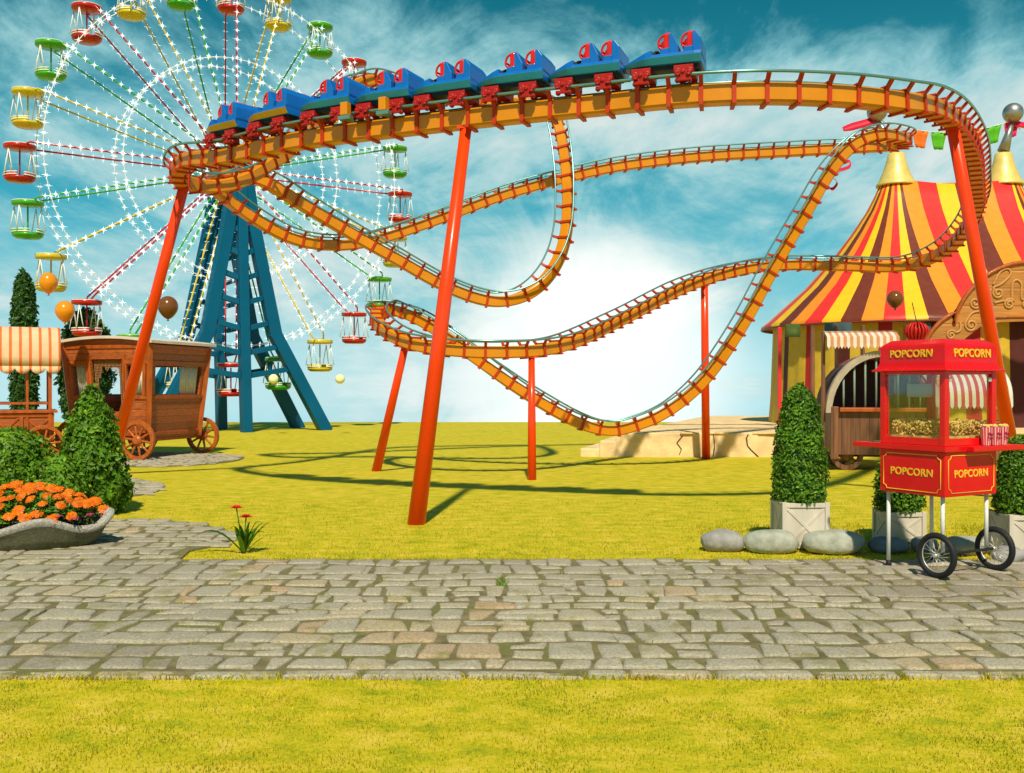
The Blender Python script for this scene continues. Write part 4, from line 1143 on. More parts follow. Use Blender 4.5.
# ------------------------------------------------------------------ popcorn cart
def lettering(name, text, size, mat, parent, loc, rx, depth=.002):
    cu = bpy.data.curves.new(name, 'FONT'); cu.body = text; cu.size = size; cu.extrude = depth; cu.offset = size * .022; cu.align_x = 'CENTER'; cu.align_y = 'CENTER'; cu.space_character = 1.06; cu.resolution_u = 4
    ob = bpy.data.objects.new(name + '_tmp', cu); COL.objects.link(ob)
    dg = bpy.context.evaluated_depsgraph_get(); me = bpy.data.meshes.new_from_object(ob.evaluated_get(dg))
    bpy.data.objects.remove(ob); bpy.data.curves.remove(cu)
    me.materials.clear(); me.materials.append(mat); me.name = name
    o = bpy.data.objects.new(name, me); COL.objects.link(o); o.parent = parent; o.matrix_local = Matrix.Translation(loc) @ rx
    return o
def popcorn_cart():
    # local x runs along the right hand face (away), local y along the left hand face (away); origin below the near corner
    NC = P(945, 497, 8.2); A = math.atan2(.485, .874)
    base = (NC.x, NC.y, PATH_Z + .008)
    c = empty('popcorn_cart', base, 'red popcorn cart with glass case standing on the cobbled path', 'popcorn cart', rz=A)
    LX, LY = .66, .66          # right face, left face
    Z0, Z1, ZC, ZG, ZE, ZT = .66, 1.03, 1.08, 1.13, 1.70, 1.97
    mb = MB(); mb.box((LX / 2, LY / 2, (Z0 + Z1) / 2), (LX, LY, Z1 - Z0)); mb.build('base_cabinet', POPRED, c, bevel=.006)
    def frame(parent_face):
        pass
    def panel(face):
        L = LX if face == 'x' else LY
        W, Hh, k = L * .44, .155, .035
        pts = []
        for sx, sy in ((1, 1), (-1, 1), (-1, -1), (1, -1)):
            cx, cy = sx * W, sy * Hh
            q = [(cx + sx * 0 - 0, cy - sy * k)]
            arc = []
            for i in range(5):
                a = i / 4 * PI / 2
                arc.append((cx - sx * k * math.sin(a), cy - sy * k * math.cos(a)))
            if sx * sy < 0: arc = arc[::-1]
            pts += arc
        f = (lambda u, v: (LX / 2 + u, -.003, (Z0 + Z1) / 2 + v)) if face == 'x' else (lambda u, v: (-.003, LY / 2 - u, (Z0 + Z1) / 2 + v))
        mb = MB(); mb.tube([f(*p) for p in pts], .0038, 6, True); mb.build('gold_border', POPYEL, c)
    panel('x'); panel('y')
    RXX = Matrix.Rotation(PI / 2, 4, 'X')                                   # text facing -y
    RXY = Matrix.Rotation(-PI / 2, 4, 'Z') @ Matrix.Rotation(PI / 2, 4, 'X')  # text facing -x
    lettering('lettering', 'POPCORN', .088, POPYEL, c, (LX / 2, -.002, (Z0 + Z1) / 2), RXX)
    lettering('lettering', 'POPCORN', .088, POPYEL, c, (-.002, LY / 2, (Z0 + Z1) / 2), RXY)
    mb = MB()
    mb.box((LX / 2 + .0, LY / 2, (Z1 + ZC) / 2), (LX + .05, LY + .05, ZC - Z1))
    mb.box((LX / 2 + .255, .12, (Z1 + ZC) / 2 - .002), (.70, .44, ZC - Z1 - .006)); mb.box((LX / 2, LY + .18, (Z1 + ZC) / 2 - .002), (LX * .9, .32, ZC - Z1 - .006))
    mb.build('counter', POPRED, c, bevel=.006)
    mb = MB()
    t = .055
    for x in (t / 2, LX - t / 2):
        for y in (t / 2, LY - t / 2): mb.box((x, y, (ZC + ZE) / 2), (t, t, ZE - ZC))
    for z, hh in ((ZC + .03, .06), (ZE - .012, .024)):
        for y in (t / 2, LY - t / 2): mb.box((LX / 2, y, z), (LX - 2 * t, t * .8, hh))
        for x in (t / 2, LX - t / 2): mb.box((x, LY / 2, z), (t * .8, LY - 2 * t, hh))
    mb.build('case_frame', POPRED, c, bevel=.004)
    for a, b, s in (((LX / 2, .02), (LX - 2 * t, .004), 0), ((LX / 2, LY - .02), (LX - 2 * t, .004), 0), ((.02, LY / 2), (.004, LY - 2 * t), 0), ((LX - .02, LY / 2), (.004, LY - 2 * t), 0)):
        mb = MB(); mb.box((a[0], a[1], (ZC + ZE) / 2 + .018), (b[0], b[1], ZE - ZC - .084)); mb.build('glass_pane', GLASS, c)
    mb = MB()
    for x in (t + .02, LX - t - .02): mb = MB(); mb.box((x, .012, ZE - .07), (.035, .02, .035)); mb.build('door_clip', CHROME, c, bevel=.004)
    mb = MB(); mb.box((.14, .36, ZE - .16), (.13, .16, .12)); mb.tube([(.14, .36, ZE - .1), (.14, .36, ZE)], .012, 8); mb.build('kettle', STEEL, c, bevel=.02)
    # roof: flared eave, ribbed sides, flat top
    mb = MB()
    ring = lambda e, z: [(-e, -e, z), (LX + e, -e, z), (LX + e, LY + e, z), (-e, LY + e, z)]
    levels = [(.05, ZE), (.052, ZE + .012), (.028, ZE + .022), (.014, ZE + .045), (.004, ZE + .075), (-.004, ZE + .215), (-.012, ZE + .228), (-.055, ZE + .262), (-.075, ZE + .27)]
    vs = [v for e, z in levels for v in ring(e, z)]; fs = [(4 * i + k, 4 * i + (k + 1) % 4, 4 * i + 4 + (k + 1) % 4, 4 * i + 4 + k) for i in range(len(levels) - 1) for k in range(4)]
    mb.add(vs, fs + [(0, 1, 2, 3), tuple(range(len(vs) - 4, len(vs)))]); rf = mb.build('roof', POPRED, c, bevel=.004)
    mb = MB(); nr = 34
    for i in range(nr):
        u = LX * (i + .5) / nr; mb.bar((u, -.001, ZE + .08), (u, .004, ZE + .213), .006, .008, up=(0, 1, 0)); mb.bar((u, LY + .001, ZE + .08), (u, LY - .004, ZE + .213), .006, .008, up=(0, 1, 0))
        u = LY * (i + .5) / nr; mb.bar((-.001, u, ZE + .08), (.004, u, ZE + .213), .008, .006, up=(0, 1, 0)); mb.bar((LX + .001, u, ZE + .08), (LX - .004, u, ZE + .213), .008, .006, up=(0, 1, 0))
    mb.build('ribbing', POPRED, rf)
    lettering('lettering', 'POPCORN', .096, POPYEL, c, (LX / 2 + .01, -.006, ZE + .148), RXX, .004)
    lettering('lettering', 'POPCORN', .088, POPYEL, c, (-.006, LY / 2, ZE + .148), RXY, .004)
    # legs, feet, wheels: the axle runs under the right hand face
    for x in (.05, LX - .05):
        mb = MB(); mb.tube([(x, LY - .05, Z0 + .02), (x, LY - .05, .05)], .017, 12); lg = mb.build('leg', LEGW, c)
        mb = MB(); mb.lathe([(.0, .0), (.028, .0), (.024, .03), (.017, .055), (0, .055)], 14, (x, LY - .05, 0)); mb.build('foot', RUBBER, lg)
        mb = MB(); mb.tube([(x, .06, Z0 + .02), (x, .06, .19)], .017, 12); mb.build('leg', LEGW, c)
    mb = MB(); mb.tube([(-.06, .04, .185), (LX + .05, .04, .185)], .012, 10); mb.build('axle', DARK, c)
    q = Matrix.Rotation(PI / 2, 3, 'Y')
    for x in (-.05, LX + .035):
        a = MB(); a.tube([(x, .04 + .163 * math.cos(2 * PI * i / 40), .185 + .163 * math.sin(2 * PI * i / 40)) for i in range(40)], .026, 10, True); wh = a.build('wheel', RUBBER, c); 
        b = MB(); b.tube([(x, .04 + .140 * math.cos(2 * PI * i / 36), .185 + .140 * math.sin(2 * PI * i / 36)) for i in range(36)], .006, 6, True); b.build('rim', CHROME, wh)
        b = MB(); b.tube([(x - .03, .04, .185), (x + .03, .04, .185)], .016, 12)
        for i in range(20):
            a_ = 2 * PI * i / 20; b.tube([(x + (.02 if i % 2 else -.02), .04 + .012 * math.cos(a_ + 1.2), .185 + .012 * math.sin(a_ + 1.2)), (x, .04 + .139 * math.cos(a_), .185 + .139 * math.sin(a_))], .0024, 5)
        b.build('spokes', CHROME, wh)
    # popcorn heap in the case
    r = random.Random(6); mb = MB()
    mwv = c.matrix_basis
    mb.box((LX / 2, LY / 2, ZC + .04), (LX - .13, LY - .13, .07))
    def kernel(x, y, z, s):
        o = len(mb.v); bmv = []
        for q_ in range(3):
            dx, dy, dz = (r.uniform(-.6, .6) * s for _ in range(3))
            rr = s * r.uniform(.55, .8); n_, m_ = 6, 4
            prof = [(rr * math.sin(PI * i / m_) if 0 < i < m_ else 1e-5, -rr * math.cos(PI * i / m_)) for i in range(m_ + 1)]
            vs = []; 
            for (ra, zz) in prof:
                for k in range(n_):
                    a_ = 2 * PI * k / n_; vs.append((x + dx + math.cos(a_) * ra, y + dy + math.sin(a_) * ra, z + dz + zz))
            mb.add(vs, [(i * n_ + k, i * n_ + (k + 1) % n_, (i + 1) * n_ + (k + 1) % n_, (i + 1) * n_ + k) for i in range(m_) for k in range(n_)], 0, True, r.random())
    for i in range(2500):
        x, y = r.uniform(.06, LX - .06), r.uniform(.06, LY - .06)
        edge = min(x, LX - x, y, LY - y)
        top = .185 + .04 * noise.noise((x * 14, y * 14, 2)) 
        z = ZC + .06 + (top - .06) * (r.random() ** .5 if edge < .1 else r.uniform(.8, 1.0))
        kernel(x, y, z, r.uniform(.008, .0125))
    o = mb.build('popcorn', POPCORN, fix=False); o.location = base; o.rotation_euler = (0, 0, A)
    tag(o, 'heap of pale yellow popcorn inside the glass case', 'popcorn', kind='stuff')
    # three striped cups on the right hand shelf
    labs = ['red striped popcorn cup at the left of the three on the cart shelf', 'red striped popcorn cup in the middle of the three on the cart shelf', 'red striped popcorn cup at the right of the three on the cart shelf']
    rot4 = Matrix.Translation(base) @ Matrix.Rotation(A, 4, 'Z')
    for i, (x, y) in enumerate(((.46, -.045), (.57, -.05), (.69, -.035))):
        loc = rot4 @ Vector((x, y, ZC - .001))
        e = empty('popcorn_cup', loc, labs[i], 'popcorn cup', 'popcorn cups on the cart shelf', rz=A + .3)
        mb = MB(); N = 24; h = .155
        for k in range(N):
            a0, a1 = 2 * PI * k / N, 2 * PI * (k + 1) / N
            fl = lambda a: .004 * math.cos(12 * a)
            mb.add([(.034 * math.cos(a0), .034 * math.sin(a0), 0), (.034 * math.cos(a1), .034 * math.sin(a1), 0), (.049 * math.cos(a1), .049 * math.sin(a1), h + fl(a1)), (.049 * math.cos(a0), .049 * math.sin(a0), h + fl(a0))], [(0, 1, 2, 3)], k % 2, True)
        mb.lathe([(0, .002), (.034, .002)], N); mb.build('cup', [CUPRED, CUPPALE], e)
        def band(name, txt, sz, zz):
            for aa in (-PI / 2 - .3,):
                ca, sa = math.cos(aa), math.sin(aa); rr = .034 + .015 * zz / h + .003
                lettering(name, txt, sz, CUPRED_D, e, (rr * ca, rr * sa, zz), Matrix.Rotation(aa + PI / 2, 4, 'Z') @ Matrix.Rotation(PI / 2 - .1, 4, 'X'), .001)
        band('lettering', 'Pop', .034, .095); band('lettering', 'Corn', .028, .062)
        mb = MB(); rr = random.Random(i)
        for k in range(30):
            a_ = rr.uniform(0, 2 * PI); q_ = .042 * rr.random() ** .5; mb.sphere((q_ * math.cos(a_), q_ * math.sin(a_), h - .005 + rr.uniform(0, .018)), rr.uniform(.008, .013), 7, 5)
        mb.build('popcorn', POPCORN, e)
CUPRED_D = M('cup_letter_dark', (.28, .0, .03), .5, var=.02)
popcorn_cart()
def roof_ornament():
    """red rosette lantern behind the popcorn cart, hung on the tent front"""
    D = 24.6; c = P(917, 332, D)
    e = empty('red_lantern', (c.x, c.y, c.z), 'round red lattice lantern with a leafy top, just above the popcorn cart roof', 'lantern')
    mb = MB()
    for k in range(9):
        a = PI * k / 9
        mb.tube([(.27 * math.cos(2 * PI * i / 24) * math.cos(a), .27 * math.cos(2 * PI * i / 24) * math.sin(a), .24 * math.sin(2 * PI * i / 24)) for i in range(24)], .022, 6, True)
    mb.sphere((0, 0, 0), .2, 18, 12, sz=.9); mb.build('lattice_ball', M('lantern_red', (.55, .015, .01), .4), e)
    mb = MB()
    for k in range(7):
        a = 2 * PI * k / 7; mb.add([(0, 0, .24), (.1 * math.cos(a - .3), .1 * math.sin(a - .3), .28), (.24 * math.cos(a), .24 * math.sin(a), .22), (.1 * math.cos(a + .3), .1 * math.sin(a + .3), .28)], [(0, 1, 2, 3)])
    mb.build('leafy_cap', LEAF2, e)
    mb = MB(); mb.tube([(0, 0, .2), (0, .3, .75)], .012, 6); mb.build('cord', DARK, e)
roof_ornament()
# ------------------------------------------------------------------ foliage
def leaves(mb, p, nrm, s, r, tint, asp=.55):
    """one folded leaf at p that mostly faces along nrm"""
    nrm = (nrm + Vector((r.gauss(0, .55), r.gauss(0, .55), r.gauss(0, .55)))).normalized()
    t = nrm.orthogonal().normalized(); t.rotate(Matrix.Rotation(r.uniform(0, 2 * PI), 3, nrm))
    b = nrm.cross(t); s = s * r.uniform(.65, 1.25)
    mb.add([p, p + t * s * .45 + b * s * asp * .5 + nrm * s * .08, p + t * s + nrm * s * -.05, p + t * s * .45 - b * s * asp * .5 + nrm * s * .08], [(0, 1, 2), (0, 2, 3)], r.choices((0, 1, 2), (6, 3, 2))[0], False, tint)

def crown(name, prof, H, n, leaf, parent, origin, seed, sx=1, lump=.12, mats=None):
    """clipped crown: leaves spread through a rough shell round a profile (r, z)"""
    r = random.Random(seed); mb = MB()
    def rad(z):
        for (ra, za), (rb, zb) in zip(prof[:-1], prof[1:]):
            if za <= z <= zb: return ra + (rb - ra) * (z - za) / max(1e-6, zb - za)
        return 0
    zs = [p[1] for p in prof]; z0, z1 = zs[0], zs[-1]; rm = max(p[0] for p in prof)
    inn = [(max(1e-4, a * .80 - .01), b if 0 < i < len(prof) - 1 else b + (.02 if i == 0 else -.05)) for i, (a, b) in enumerate(prof)]
    mb.lathe(inn, 20, (0, 0, 0), None, 1, True, sx)
    k = 0
    while k < n:
        z = r.uniform(z0, z1); ra = rad(z)
        if r.random() > (ra / rm) * .9 + .12: continue
        a = r.uniform(0, 2 * PI)
        lm = 1 + lump * noise.noise((math.cos(a) * 2.2 + seed, math.sin(a) * 2.2, z * 3.2 / max(.3, rm * 2))) * 1.6
        q = ra * lm * (1 - .22 * r.random() ** 2.2)
        p = Vector((math.cos(a) * q * sx, math.sin(a) * q, z + r.uniform(-.01, .01)))
        slope = (rad(min(z1, z + .03)) - rad(max(z0, z - .03))) / .06
        nv = Vector((math.cos(a), math.sin(a), max(-.5, min(1.6, -slope)))).normalized() + Vector((0, 0, .25))
        tn = .5 + .45 * noise.noise((p.x * 6 + seed, p.y * 6, p.z * 6)) + r.gauss(0, .16)
        leaves(mb, p, nv, leaf, r, max(0, min(1, tn))); k += 1
    return mb.build(name, mats or [LEAF1, LEAF2, LEAF3], parent, origin, fix=False)

def topiary(px, D, zb, h, rb, w, lab, seed, plh=.46):
    x = (px - 512) / 1000 * D
    t = empty('topiary_planter', (x, D, 0), lab, 'potted shrub', 'topiary planters beside the path')
    mb = MB(); mb.box((0, 0, plh / 2 + .01), (w - .03, w - .03, plh - .02)); bx = mb.build('planter_box', PLANTER, t, bevel=.004)
    mb = MB()
    for sx in (-1, 1):
        for sy in (-1, 1): mb.box((sx * (w / 2 - .018), sy * (w / 2 - .018), plh / 2 + .004), (.045, .045, plh + .008))
    for s in (-1, 1):
        for z in (.04, plh - .022):
            mb.box((0, s * (w / 2 - .012), z), (w - .08, .022, .042)); mb.box((s * (w / 2 - .012), 0, z), (.022, w - .08, .042))
        hw, hh = w / 2 - .045, plh / 2 - .05
        for q in (-1, 1):
            mb.bar((-hw, s * (w / 2 - .013 - .003 * (q > 0)), plh / 2 - q * hh), (hw, s * (w / 2 - .013 - .003 * (q > 0)), plh / 2 + q * hh), .012, .03)
            mb.bar((s * (w / 2 - .013 - .003 * (q > 0)), -hw, plh / 2 - q * hh), (s * (w / 2 - .013 - .003 * (q > 0)), hw, plh / 2 + q * hh), .03, .012, up=(1, 0, 0))
    mb.build('cross_trim', PLANTER, bx, bevel=.003)
    mb = MB(); mb.box((0, 0, plh - .03), (w - .06, w - .06, .02)); mb.build('soil', SOIL, t)
    mb = MB(); mb.tube([(0, 0, plh - .05), (0, 0, plh + h * .5)], [.03, .012], 8); mb.build('stem', STEM, t)
    prof = [(rb * .93, plh - .0), (rb * 1.0, plh + h * .12), (rb * .96, plh + h * .35), (rb * .84, plh + h * .62), (rb * .62, plh + h * .84), (rb * .36, plh + h * .95), (.02, plh + h)]
    crown('foliage', prof, h, int(7600 * (h / 1.15)), .042, t, (0, 0, 0), seed, 1, .10)
topiary(799.5, 9.98, 0, 1.16, .262, .455, 'tall clipped cone shrub in a pale wooden box planter', 11)
topiary(899, 10.35, 0, .66, .235, .40, 'short clipped shrub in a pale planter behind the popcorn cart legs', 12, .32)
topiary(1022, 9.35, 0, .72, .245, .45, 'clipped shrub in a pale planter right of the popcorn cart', 13, .42)

def rock(px, py, w, h, D, mat, lab, seed):
    r = random.Random(seed); mb = MB(); n, m = 28, 16; vs = []
    for i in range(m + 1):
        for k in range(n):
            t, a = PI * i / m, 2 * PI * k / n
            p = Vector((math.sin(t) * math.cos(a), math.sin(t) * math.sin(a), -math.cos(t)))
            sp = Vector((abs(p.x) ** .96 * (1 if p.x > 0 else -1), abs(p.y) ** .96 * (1 if p.y > 0 else -1), abs(p.z) ** .92 * (1 if p.z > 0 else -1)))
            f = 1 + .16 * noise.noise(p * 1.1 + Vector((seed * 3.3, 0, 0))) + .03 * noise.noise(p * 4 + Vector((seed, 2, 0)))
            vs.append(Vector((sp.x * w / 2, sp.y * w * .36, sp.z * h / 2)) * f)
    mb.add(vs, [(i * n + k, i * n + (k + 1) % n, (i + 1) * n + (k + 1) % n, (i + 1) * n + k) for i in range(m) for k in range(n)], 0, True)
    o = mb.build('rock', mat); o.location = ((px - 512) / 1000 * D, D, h * .40)
    tag(o, lab, 'rock', 'boulders along the path')
for i, a in enumerate(((723, 0, .42, .23, 9.75, 0, 'small mauve grey boulder at the left end of the row'), (772, 0, .52, .25, 9.66, 1, 'grey oval boulder left of the tall topiary box'), (834, 0, .60, .255, 9.62, 1, 'largest pale oval boulder, right of the tall topiary box'), (888, 0, .40, .17, 9.65, 2, 'dark slate boulder behind the left cart leg'), (924, 0, .28, .16, 9.70, 0, 'small grey boulder behind the near cart wheel'), (966, 0, .42, .19, 9.55, 1, 'grey boulder between the two cart wheels'), (1008, 0, .3, .17, 9.05, 0, 'small boulder at the foot of the rightmost planter'))):
    rock(a[0], 0, a[2], a[3], a[4], ROCKS[a[5]], a[6], i + 1)

def bush(name, px, D, prof, n, leaf, lab, cat, seed, lump=.15, stem=True, group=None, mats=None):
    x = (px - 512) / 1000 * D
    e = empty(name, (x, D, 0), lab, cat, group)
    crown('crown' if name.endswith('tree') else 'foliage', prof, prof[-1][1], n, leaf, e, (0, 0, 0), seed, 1, lump, mats)
    mb = MB(); mb.tube([(0, 0, -.05), (0, 0, prof[-1][1] * .6)], [.06 * prof[-1][1] / 2, .02], 8); mb.build('trunk' if name.endswith('tree') else 'stem', STEM, e)
bush('cone_shrub', 92, 12.6, [(.36, .0), (.42, .12), (.41, .4), (.35, .75), (.28, 1.05), (.19, 1.3), (.10, 1.5), (.02, 1.60)], 5200, .085, 'tall ragged cone shaped shrub in front of the caravan', 'shrub', 21, .22, mats=[LEAF1, LEAF1, LEAF3])
bush('round_bush', 8, 12.2, [(.30, .02), (.46, .2), (.53, .5), (.50, .75), (.38, .95), (.2, 1.05), (.02, 1.09)], 4600, .07, 'round clipped green bush left of the cone shrub', 'shrub', 22, .12, mats=[LEAF1, LEAF3, LEAF1])
bush('low_bush', 58, 12.0, [(.22, .0), (.30, .2), (.32, .45), (.24, .65), (.12, .75), (.02, .78)], 2200, .07, 'low leafy bush between the round bush and cone shrub', 'shrub', 23, .25, mats=[LEAF1, LEAF3, LEAF1])
bush('cypress_tree', 24, 36, [(.36, .1), (.43, 1.4), (.42, 3.2), (.38, 4.4), (.28, 5.3), (.14, 5.65), (.02, 5.75)], 6500, .17, 'tall narrow dark cypress behind the striped awning cart', 'tree', 31, .14, group='cypress trees behind the carts', mats=[LEAFC, LEAFD, LEAF2])
bush('cypress_tree', 85, 37, [(.45, .2), (.75, .8), (.88, 1.8), (.86, 2.8), (.70, 3.6), (.44, 4.15), (.18, 4.4), (.02, 4.47)], 8200, .19, 'broad dark cypress behind the caravan', 'tree', 32, .16, group='cypress trees behind the carts', mats=[LEAFC, LEAFD, LEAF2])

# ------------------------------------------------------------------ flower planter
def flower_planter():
    c = (-4.93, 10.05, 0)
    e = empty('flower_planter', c, 'grey wavy rimmed planter full of orange flowers at the left', 'planter')
    RX, RY = .86, .56
    mb = MB(); N = 96
    def rim(a): return .235 + .06 * math.sin(a * 5 + .6) + .02 * math.sin(a * 2 + 1)
    def ring(f, z, lip=0):
        out = []
        for k in range(N):
            a = 2 * PI * k / N; rr = 1 + .05 * math.cos(a * 5 + .4)
            out.append((RX * f * rr * math.cos(a), RY * f * rr * math.sin(a), rim(a) * z + lip))
        return out
    L = [ring(.70, 0), ring(.80, .02, -.005), ring(.90, .45), ring(.96, .8), ring(1.0, .93), ring(1.035, 1.0, .02), ring(1.03, 1.0, .05), ring(.97, 1.0, .06), ring(.92, 1.0, .04), ring(.90, .8)]
    vs = [v for r_ in L for v in r_]
    mb.add(vs, [(i * N + k, i * N + (k + 1) % N, (i + 1) * N + (k + 1) % N, (i + 1) * N + k) for i in range(len(L) - 1) for k in range(N)], 0, True)
    nq = len(mb.f) // (len(L) - 1)
    for i in range(len(mb.f)): mb.m[i] = 1 if i // nq >= 4 else 0
    mb.build('bowl', [WICKER, RIMGREY], e)
    mb = MB(); mb.lathe([(0, .2), (.5, .19), (.9, .16)], 40, (0, 0, 0), None, 0, True, RX * .98, RY * .98); mb.build('soil', SOIL, e)
    r = random.Random(4); mb = MB()
    dome = lambda x, y: .20 + .39 * max(0, 1 - (x / RX) ** 2 * .95 - (y / RY) ** 2 * .95) ** .6
    for i in range(2600):
        a = r.uniform(0, 2 * PI); q = r.random() ** .5 * .84; x, y = RX * q * math.cos(a), RY * q * math.sin(a); z = dome(x, y) - .03 - .13 * r.random() ** 1.5
        leaves(mb, Vector((x, y, max(.24, z))), Vector((x * .6, y * .6 - .2, 1)).normalized(), .075, r, r.random(), .4)
    mb.build('foliage', [LEAF1, LEAF2, LEAF3], e, fix=False)
    core = M('flower_centre', (.55, .16, .01), .8)
    pts = []; tries = 0
    while len(pts) < 92 and tries < 4000:
        tries += 1
        a = r.uniform(0, 2 * PI); q = r.random() ** .5 * .94; x, y = RX * q * math.cos(a), RY * q * math.sin(a)
        if all((x - u) ** 2 + (y - v) ** 2 > .0088 for u, v in pts): pts.append((x, y))
    for (x, y) in pts:
        z = dome(x, y) + r.uniform(-.03, .035); R0 = r.uniform(.046, .072)
        nv = Vector((x * .5, y * .5 - .6, 1)).normalized() + Vector((r.gauss(0, .2), r.gauss(0, .2), 0)); nv.normalize()
        q = nv.to_track_quat('Z', 'Y').to_matrix(); mb = MB(); P0 = Vector((x, y, z))
        for lay, (np_, rr, lift) in enumerate(((15, 1.0, .004), (12, .74, .014), (9, .46, .022))):
            for k in range(np_):
                a = 2 * PI * k / np_ + lay * .3 + r.uniform(-.08, .08); wv = .20 * R0
                f = lambda u, v, w_: P0 + q @ Vector((math.cos(a) * u - math.sin(a) * v, math.sin(a) * u + math.cos(a) * v, w_))
                rl = R0 * rr * r.uniform(.9, 1.05)
                mb.add([f(.1 * rl, 0, lift), f(.6 * rl, wv, lift + .006), f(rl, wv * .5, lift - .002), f(rl, -wv * .5, lift - .002), f(.6 * rl, -wv, lift + .006)], [(0, 1, 2, 3, 4)], 0, False, r.uniform(.3, 1))
        fl = mb.build('flower', PETAL, e, fix=False)
        mb = MB(); mb.lathe([(.22 * R0, .014), (.2 * R0, .026), (0, .032)], 10, P0, q); mb.build('flower_centre', core, fl)
        mb = MB(); mb.tube([P0, P0 - nv * .06 - Vector((0, 0, .12))], .005, 5); mb.build('stalk', LEAF2, fl)
    # a few pink ones at the right rim
    mb = MB()
    for i in range(7):
        P0 = Vector((.62 + r.uniform(-.1, .2), -.34 + r.uniform(-.12, .3), .29 + r.uniform(0, .06)))
        for k in range(6):
            a = 2 * PI * k / 6; mb.add([P0, P0 + Vector((math.cos(a - .4) * .03, math.sin(a - .4) * .03, .012)), P0 + Vector((math.cos(a) * .045, math.sin(a) * .045, 0)), P0 + Vector((math.cos(a + .4) * .03, math.sin(a + .4) * .03, .012))], [(0, 1, 2, 3)])
    mb.build('pink_blossoms', leafmat('petal_pink', (.5, .06, .14)), e, fix=False)
flower_planter()

def red_flower():
    p = G(244, 553.5)
    e = empty('flowering_plant', (p.x, p.y, 0), 'small plant with two red flowers at the far path edge', 'plant'); e.scale = (1.3, 1.3, 1.2)
    r = random.Random(8); mb = MB()
    def blade(a, reach, h, w, droop):
        d = Vector((math.cos(a), math.sin(a), 0)); sd = Vector((-d.y, d.x, 0)); pts = []
        for i in range(9):
            t = i / 8; pts.append(d * (reach * t) + Vector((0, 0, h * (math.sin(t * PI / 2) if droop < .1 else math.sin(t * PI * (.5 + droop))))))
        vs = []
        for i, q in enumerate(pts):
            ww = w * math.sin(PI * (.18 + .82 * (i / 8))) ; vs += [q - sd * ww, q + Vector((0, 0, -ww * .5)), q + sd * ww]
        mb.add(vs, [(3 * i + k, 3 * i + k + 1, 3 * i + k + 4, 3 * i + k + 3) for i in range(8) for k in range(2)], r.choice((0, 1)), True, r.random())
    blade(PI * 1.02, .38, .19, .024, .28); blade(.15, .17, .13, .012, .0)
    for i in range(24): blade(r.uniform(0, 2 * PI), r.uniform(.04, .2), r.uniform(.16, .27), r.uniform(.012, .02), r.choice((0, 0, .1, .15)))
    mb.build('leaf_blades', [LEAF2, LEAF1], e, fix=False)
    for (x, y, z) in ((-.055, 0, .36), (.02, -.02, .29)):
        s = MB(); s.tube([(0, 0, .02), (x * .6, y, z * .6), (x, y, z)], .005, 6); st = s.build('flower_stalk', LEAF1, e)
        f = MB(); P0 = Vector((x, y, z))
        for lay in range(2):
            for k in range(7):
                a = 2 * PI * k / 7 + lay * .4; up = .012 + .012 * lay; rl = .055 - .016 * lay
                g = lambda u, v, w_: P0 + Vector((math.cos(a) * u - math.sin(a) * v, math.sin(a) * u + math.cos(a) * v, w_))
                f.add([P0, g(rl * .6, .013, up), g(rl, 0, up * .6), g(rl * .6, -.013, up)], [(0, 1, 2, 3)], 0, False, r.random())
        f.build('flower', PETALR, st, fix=False)
red_flower()
def weed():
    p = G(502, 587, PATH_Z); r = random.Random(3); mb = MB()
    for i in range(26):
        a = r.uniform(0, 2 * PI); l = r.uniform(.03, .08); h = r.uniform(.05, .11); x0, y0 = r.gauss(0, .015), r.gauss(0, .012); w = .003
        b = r.uniform(0, PI); dx, dy = math.cos(b) * w, math.sin(b) * w
        mb.add([(x0 - dx, y0 - dy, 0), (x0 + dx, y0 + dy, 0), (x0 + math.cos(a) * l * .5 + dx, y0 + math.sin(a) * l * .5 + dy, h * .7), (x0 + math.cos(a) * l * .5 - dx, y0 + math.sin(a) * l * .5 - dy, h * .7), (x0 + math.cos(a) * l, y0 + math.sin(a) * l, h)], [(0, 1, 2, 3), (3, 2, 4)], 0, False, r.random())
    o = mb.build('weed_tuft', LEAF3, fix=False); o.location = p
    tag(o, 'small tuft of green weed growing between the path stones', 'weed')
weed()
def garden_post():
    p = (-5.4, 11.45, 0)
    e = empty('garden_post', p, 'short grey stone post with a yellow cap behind the flowers', 'post')
    mb = MB(); mb.box((0, 0, .23), (.10, .10, .46)); mb.box((0, 0, .04), (.16, .16, .08)); mb.build('shaft', ROCKS[0], e, bevel=.008)
    mb = MB(); mb.box((0, 0, .475), (.12, .12, .04)); mb.build('cap', POPYEL, e, bevel=.008)
garden_post()

# ------------------------------------------------------------------ balloons
def balloon(px, py, D, w, h, mat, lab, knot=True):
    c = P(px, py, D)
    e = empty('balloon', (c.x, c.y, c.z), lab, 'balloon', 'floating balloons')
    mb = MB(); prof = []
    for i in range(25):
        t = i / 24; a = PI * t
        rr = math.sin(a) * w / 2; z = -math.cos(a) * h / 2
        if knot and z < 0: rr *= 1 - .30 * (-z / (h / 2)) ** 1.5; z *= 1.12
        prof.append((max(1e-5, rr), z))
    mb.lathe(prof, 28); mb.build('balloon_skin', mat, e)
    if knot:
        mb = MB(); z = -h / 2 * 1.12; mb.lathe([(.008, z + .01), (.014, z - .008), (.026, z - .035), (.0, z - .03)], 12); mb.build('knot', mat, e)
balloon(48.5, 282.5, 21.5, .38, .44, BAL_O, 'upper orange balloon floating above the striped awning cart')
balloon(65, 311, 21.2, .40, .44, BAL_O, 'lower orange balloon floating beside the caravan roof')
balloon(168, 307, 21.0, .42, .46, BAL_B, 'dark brown balloon floating above the caravan')
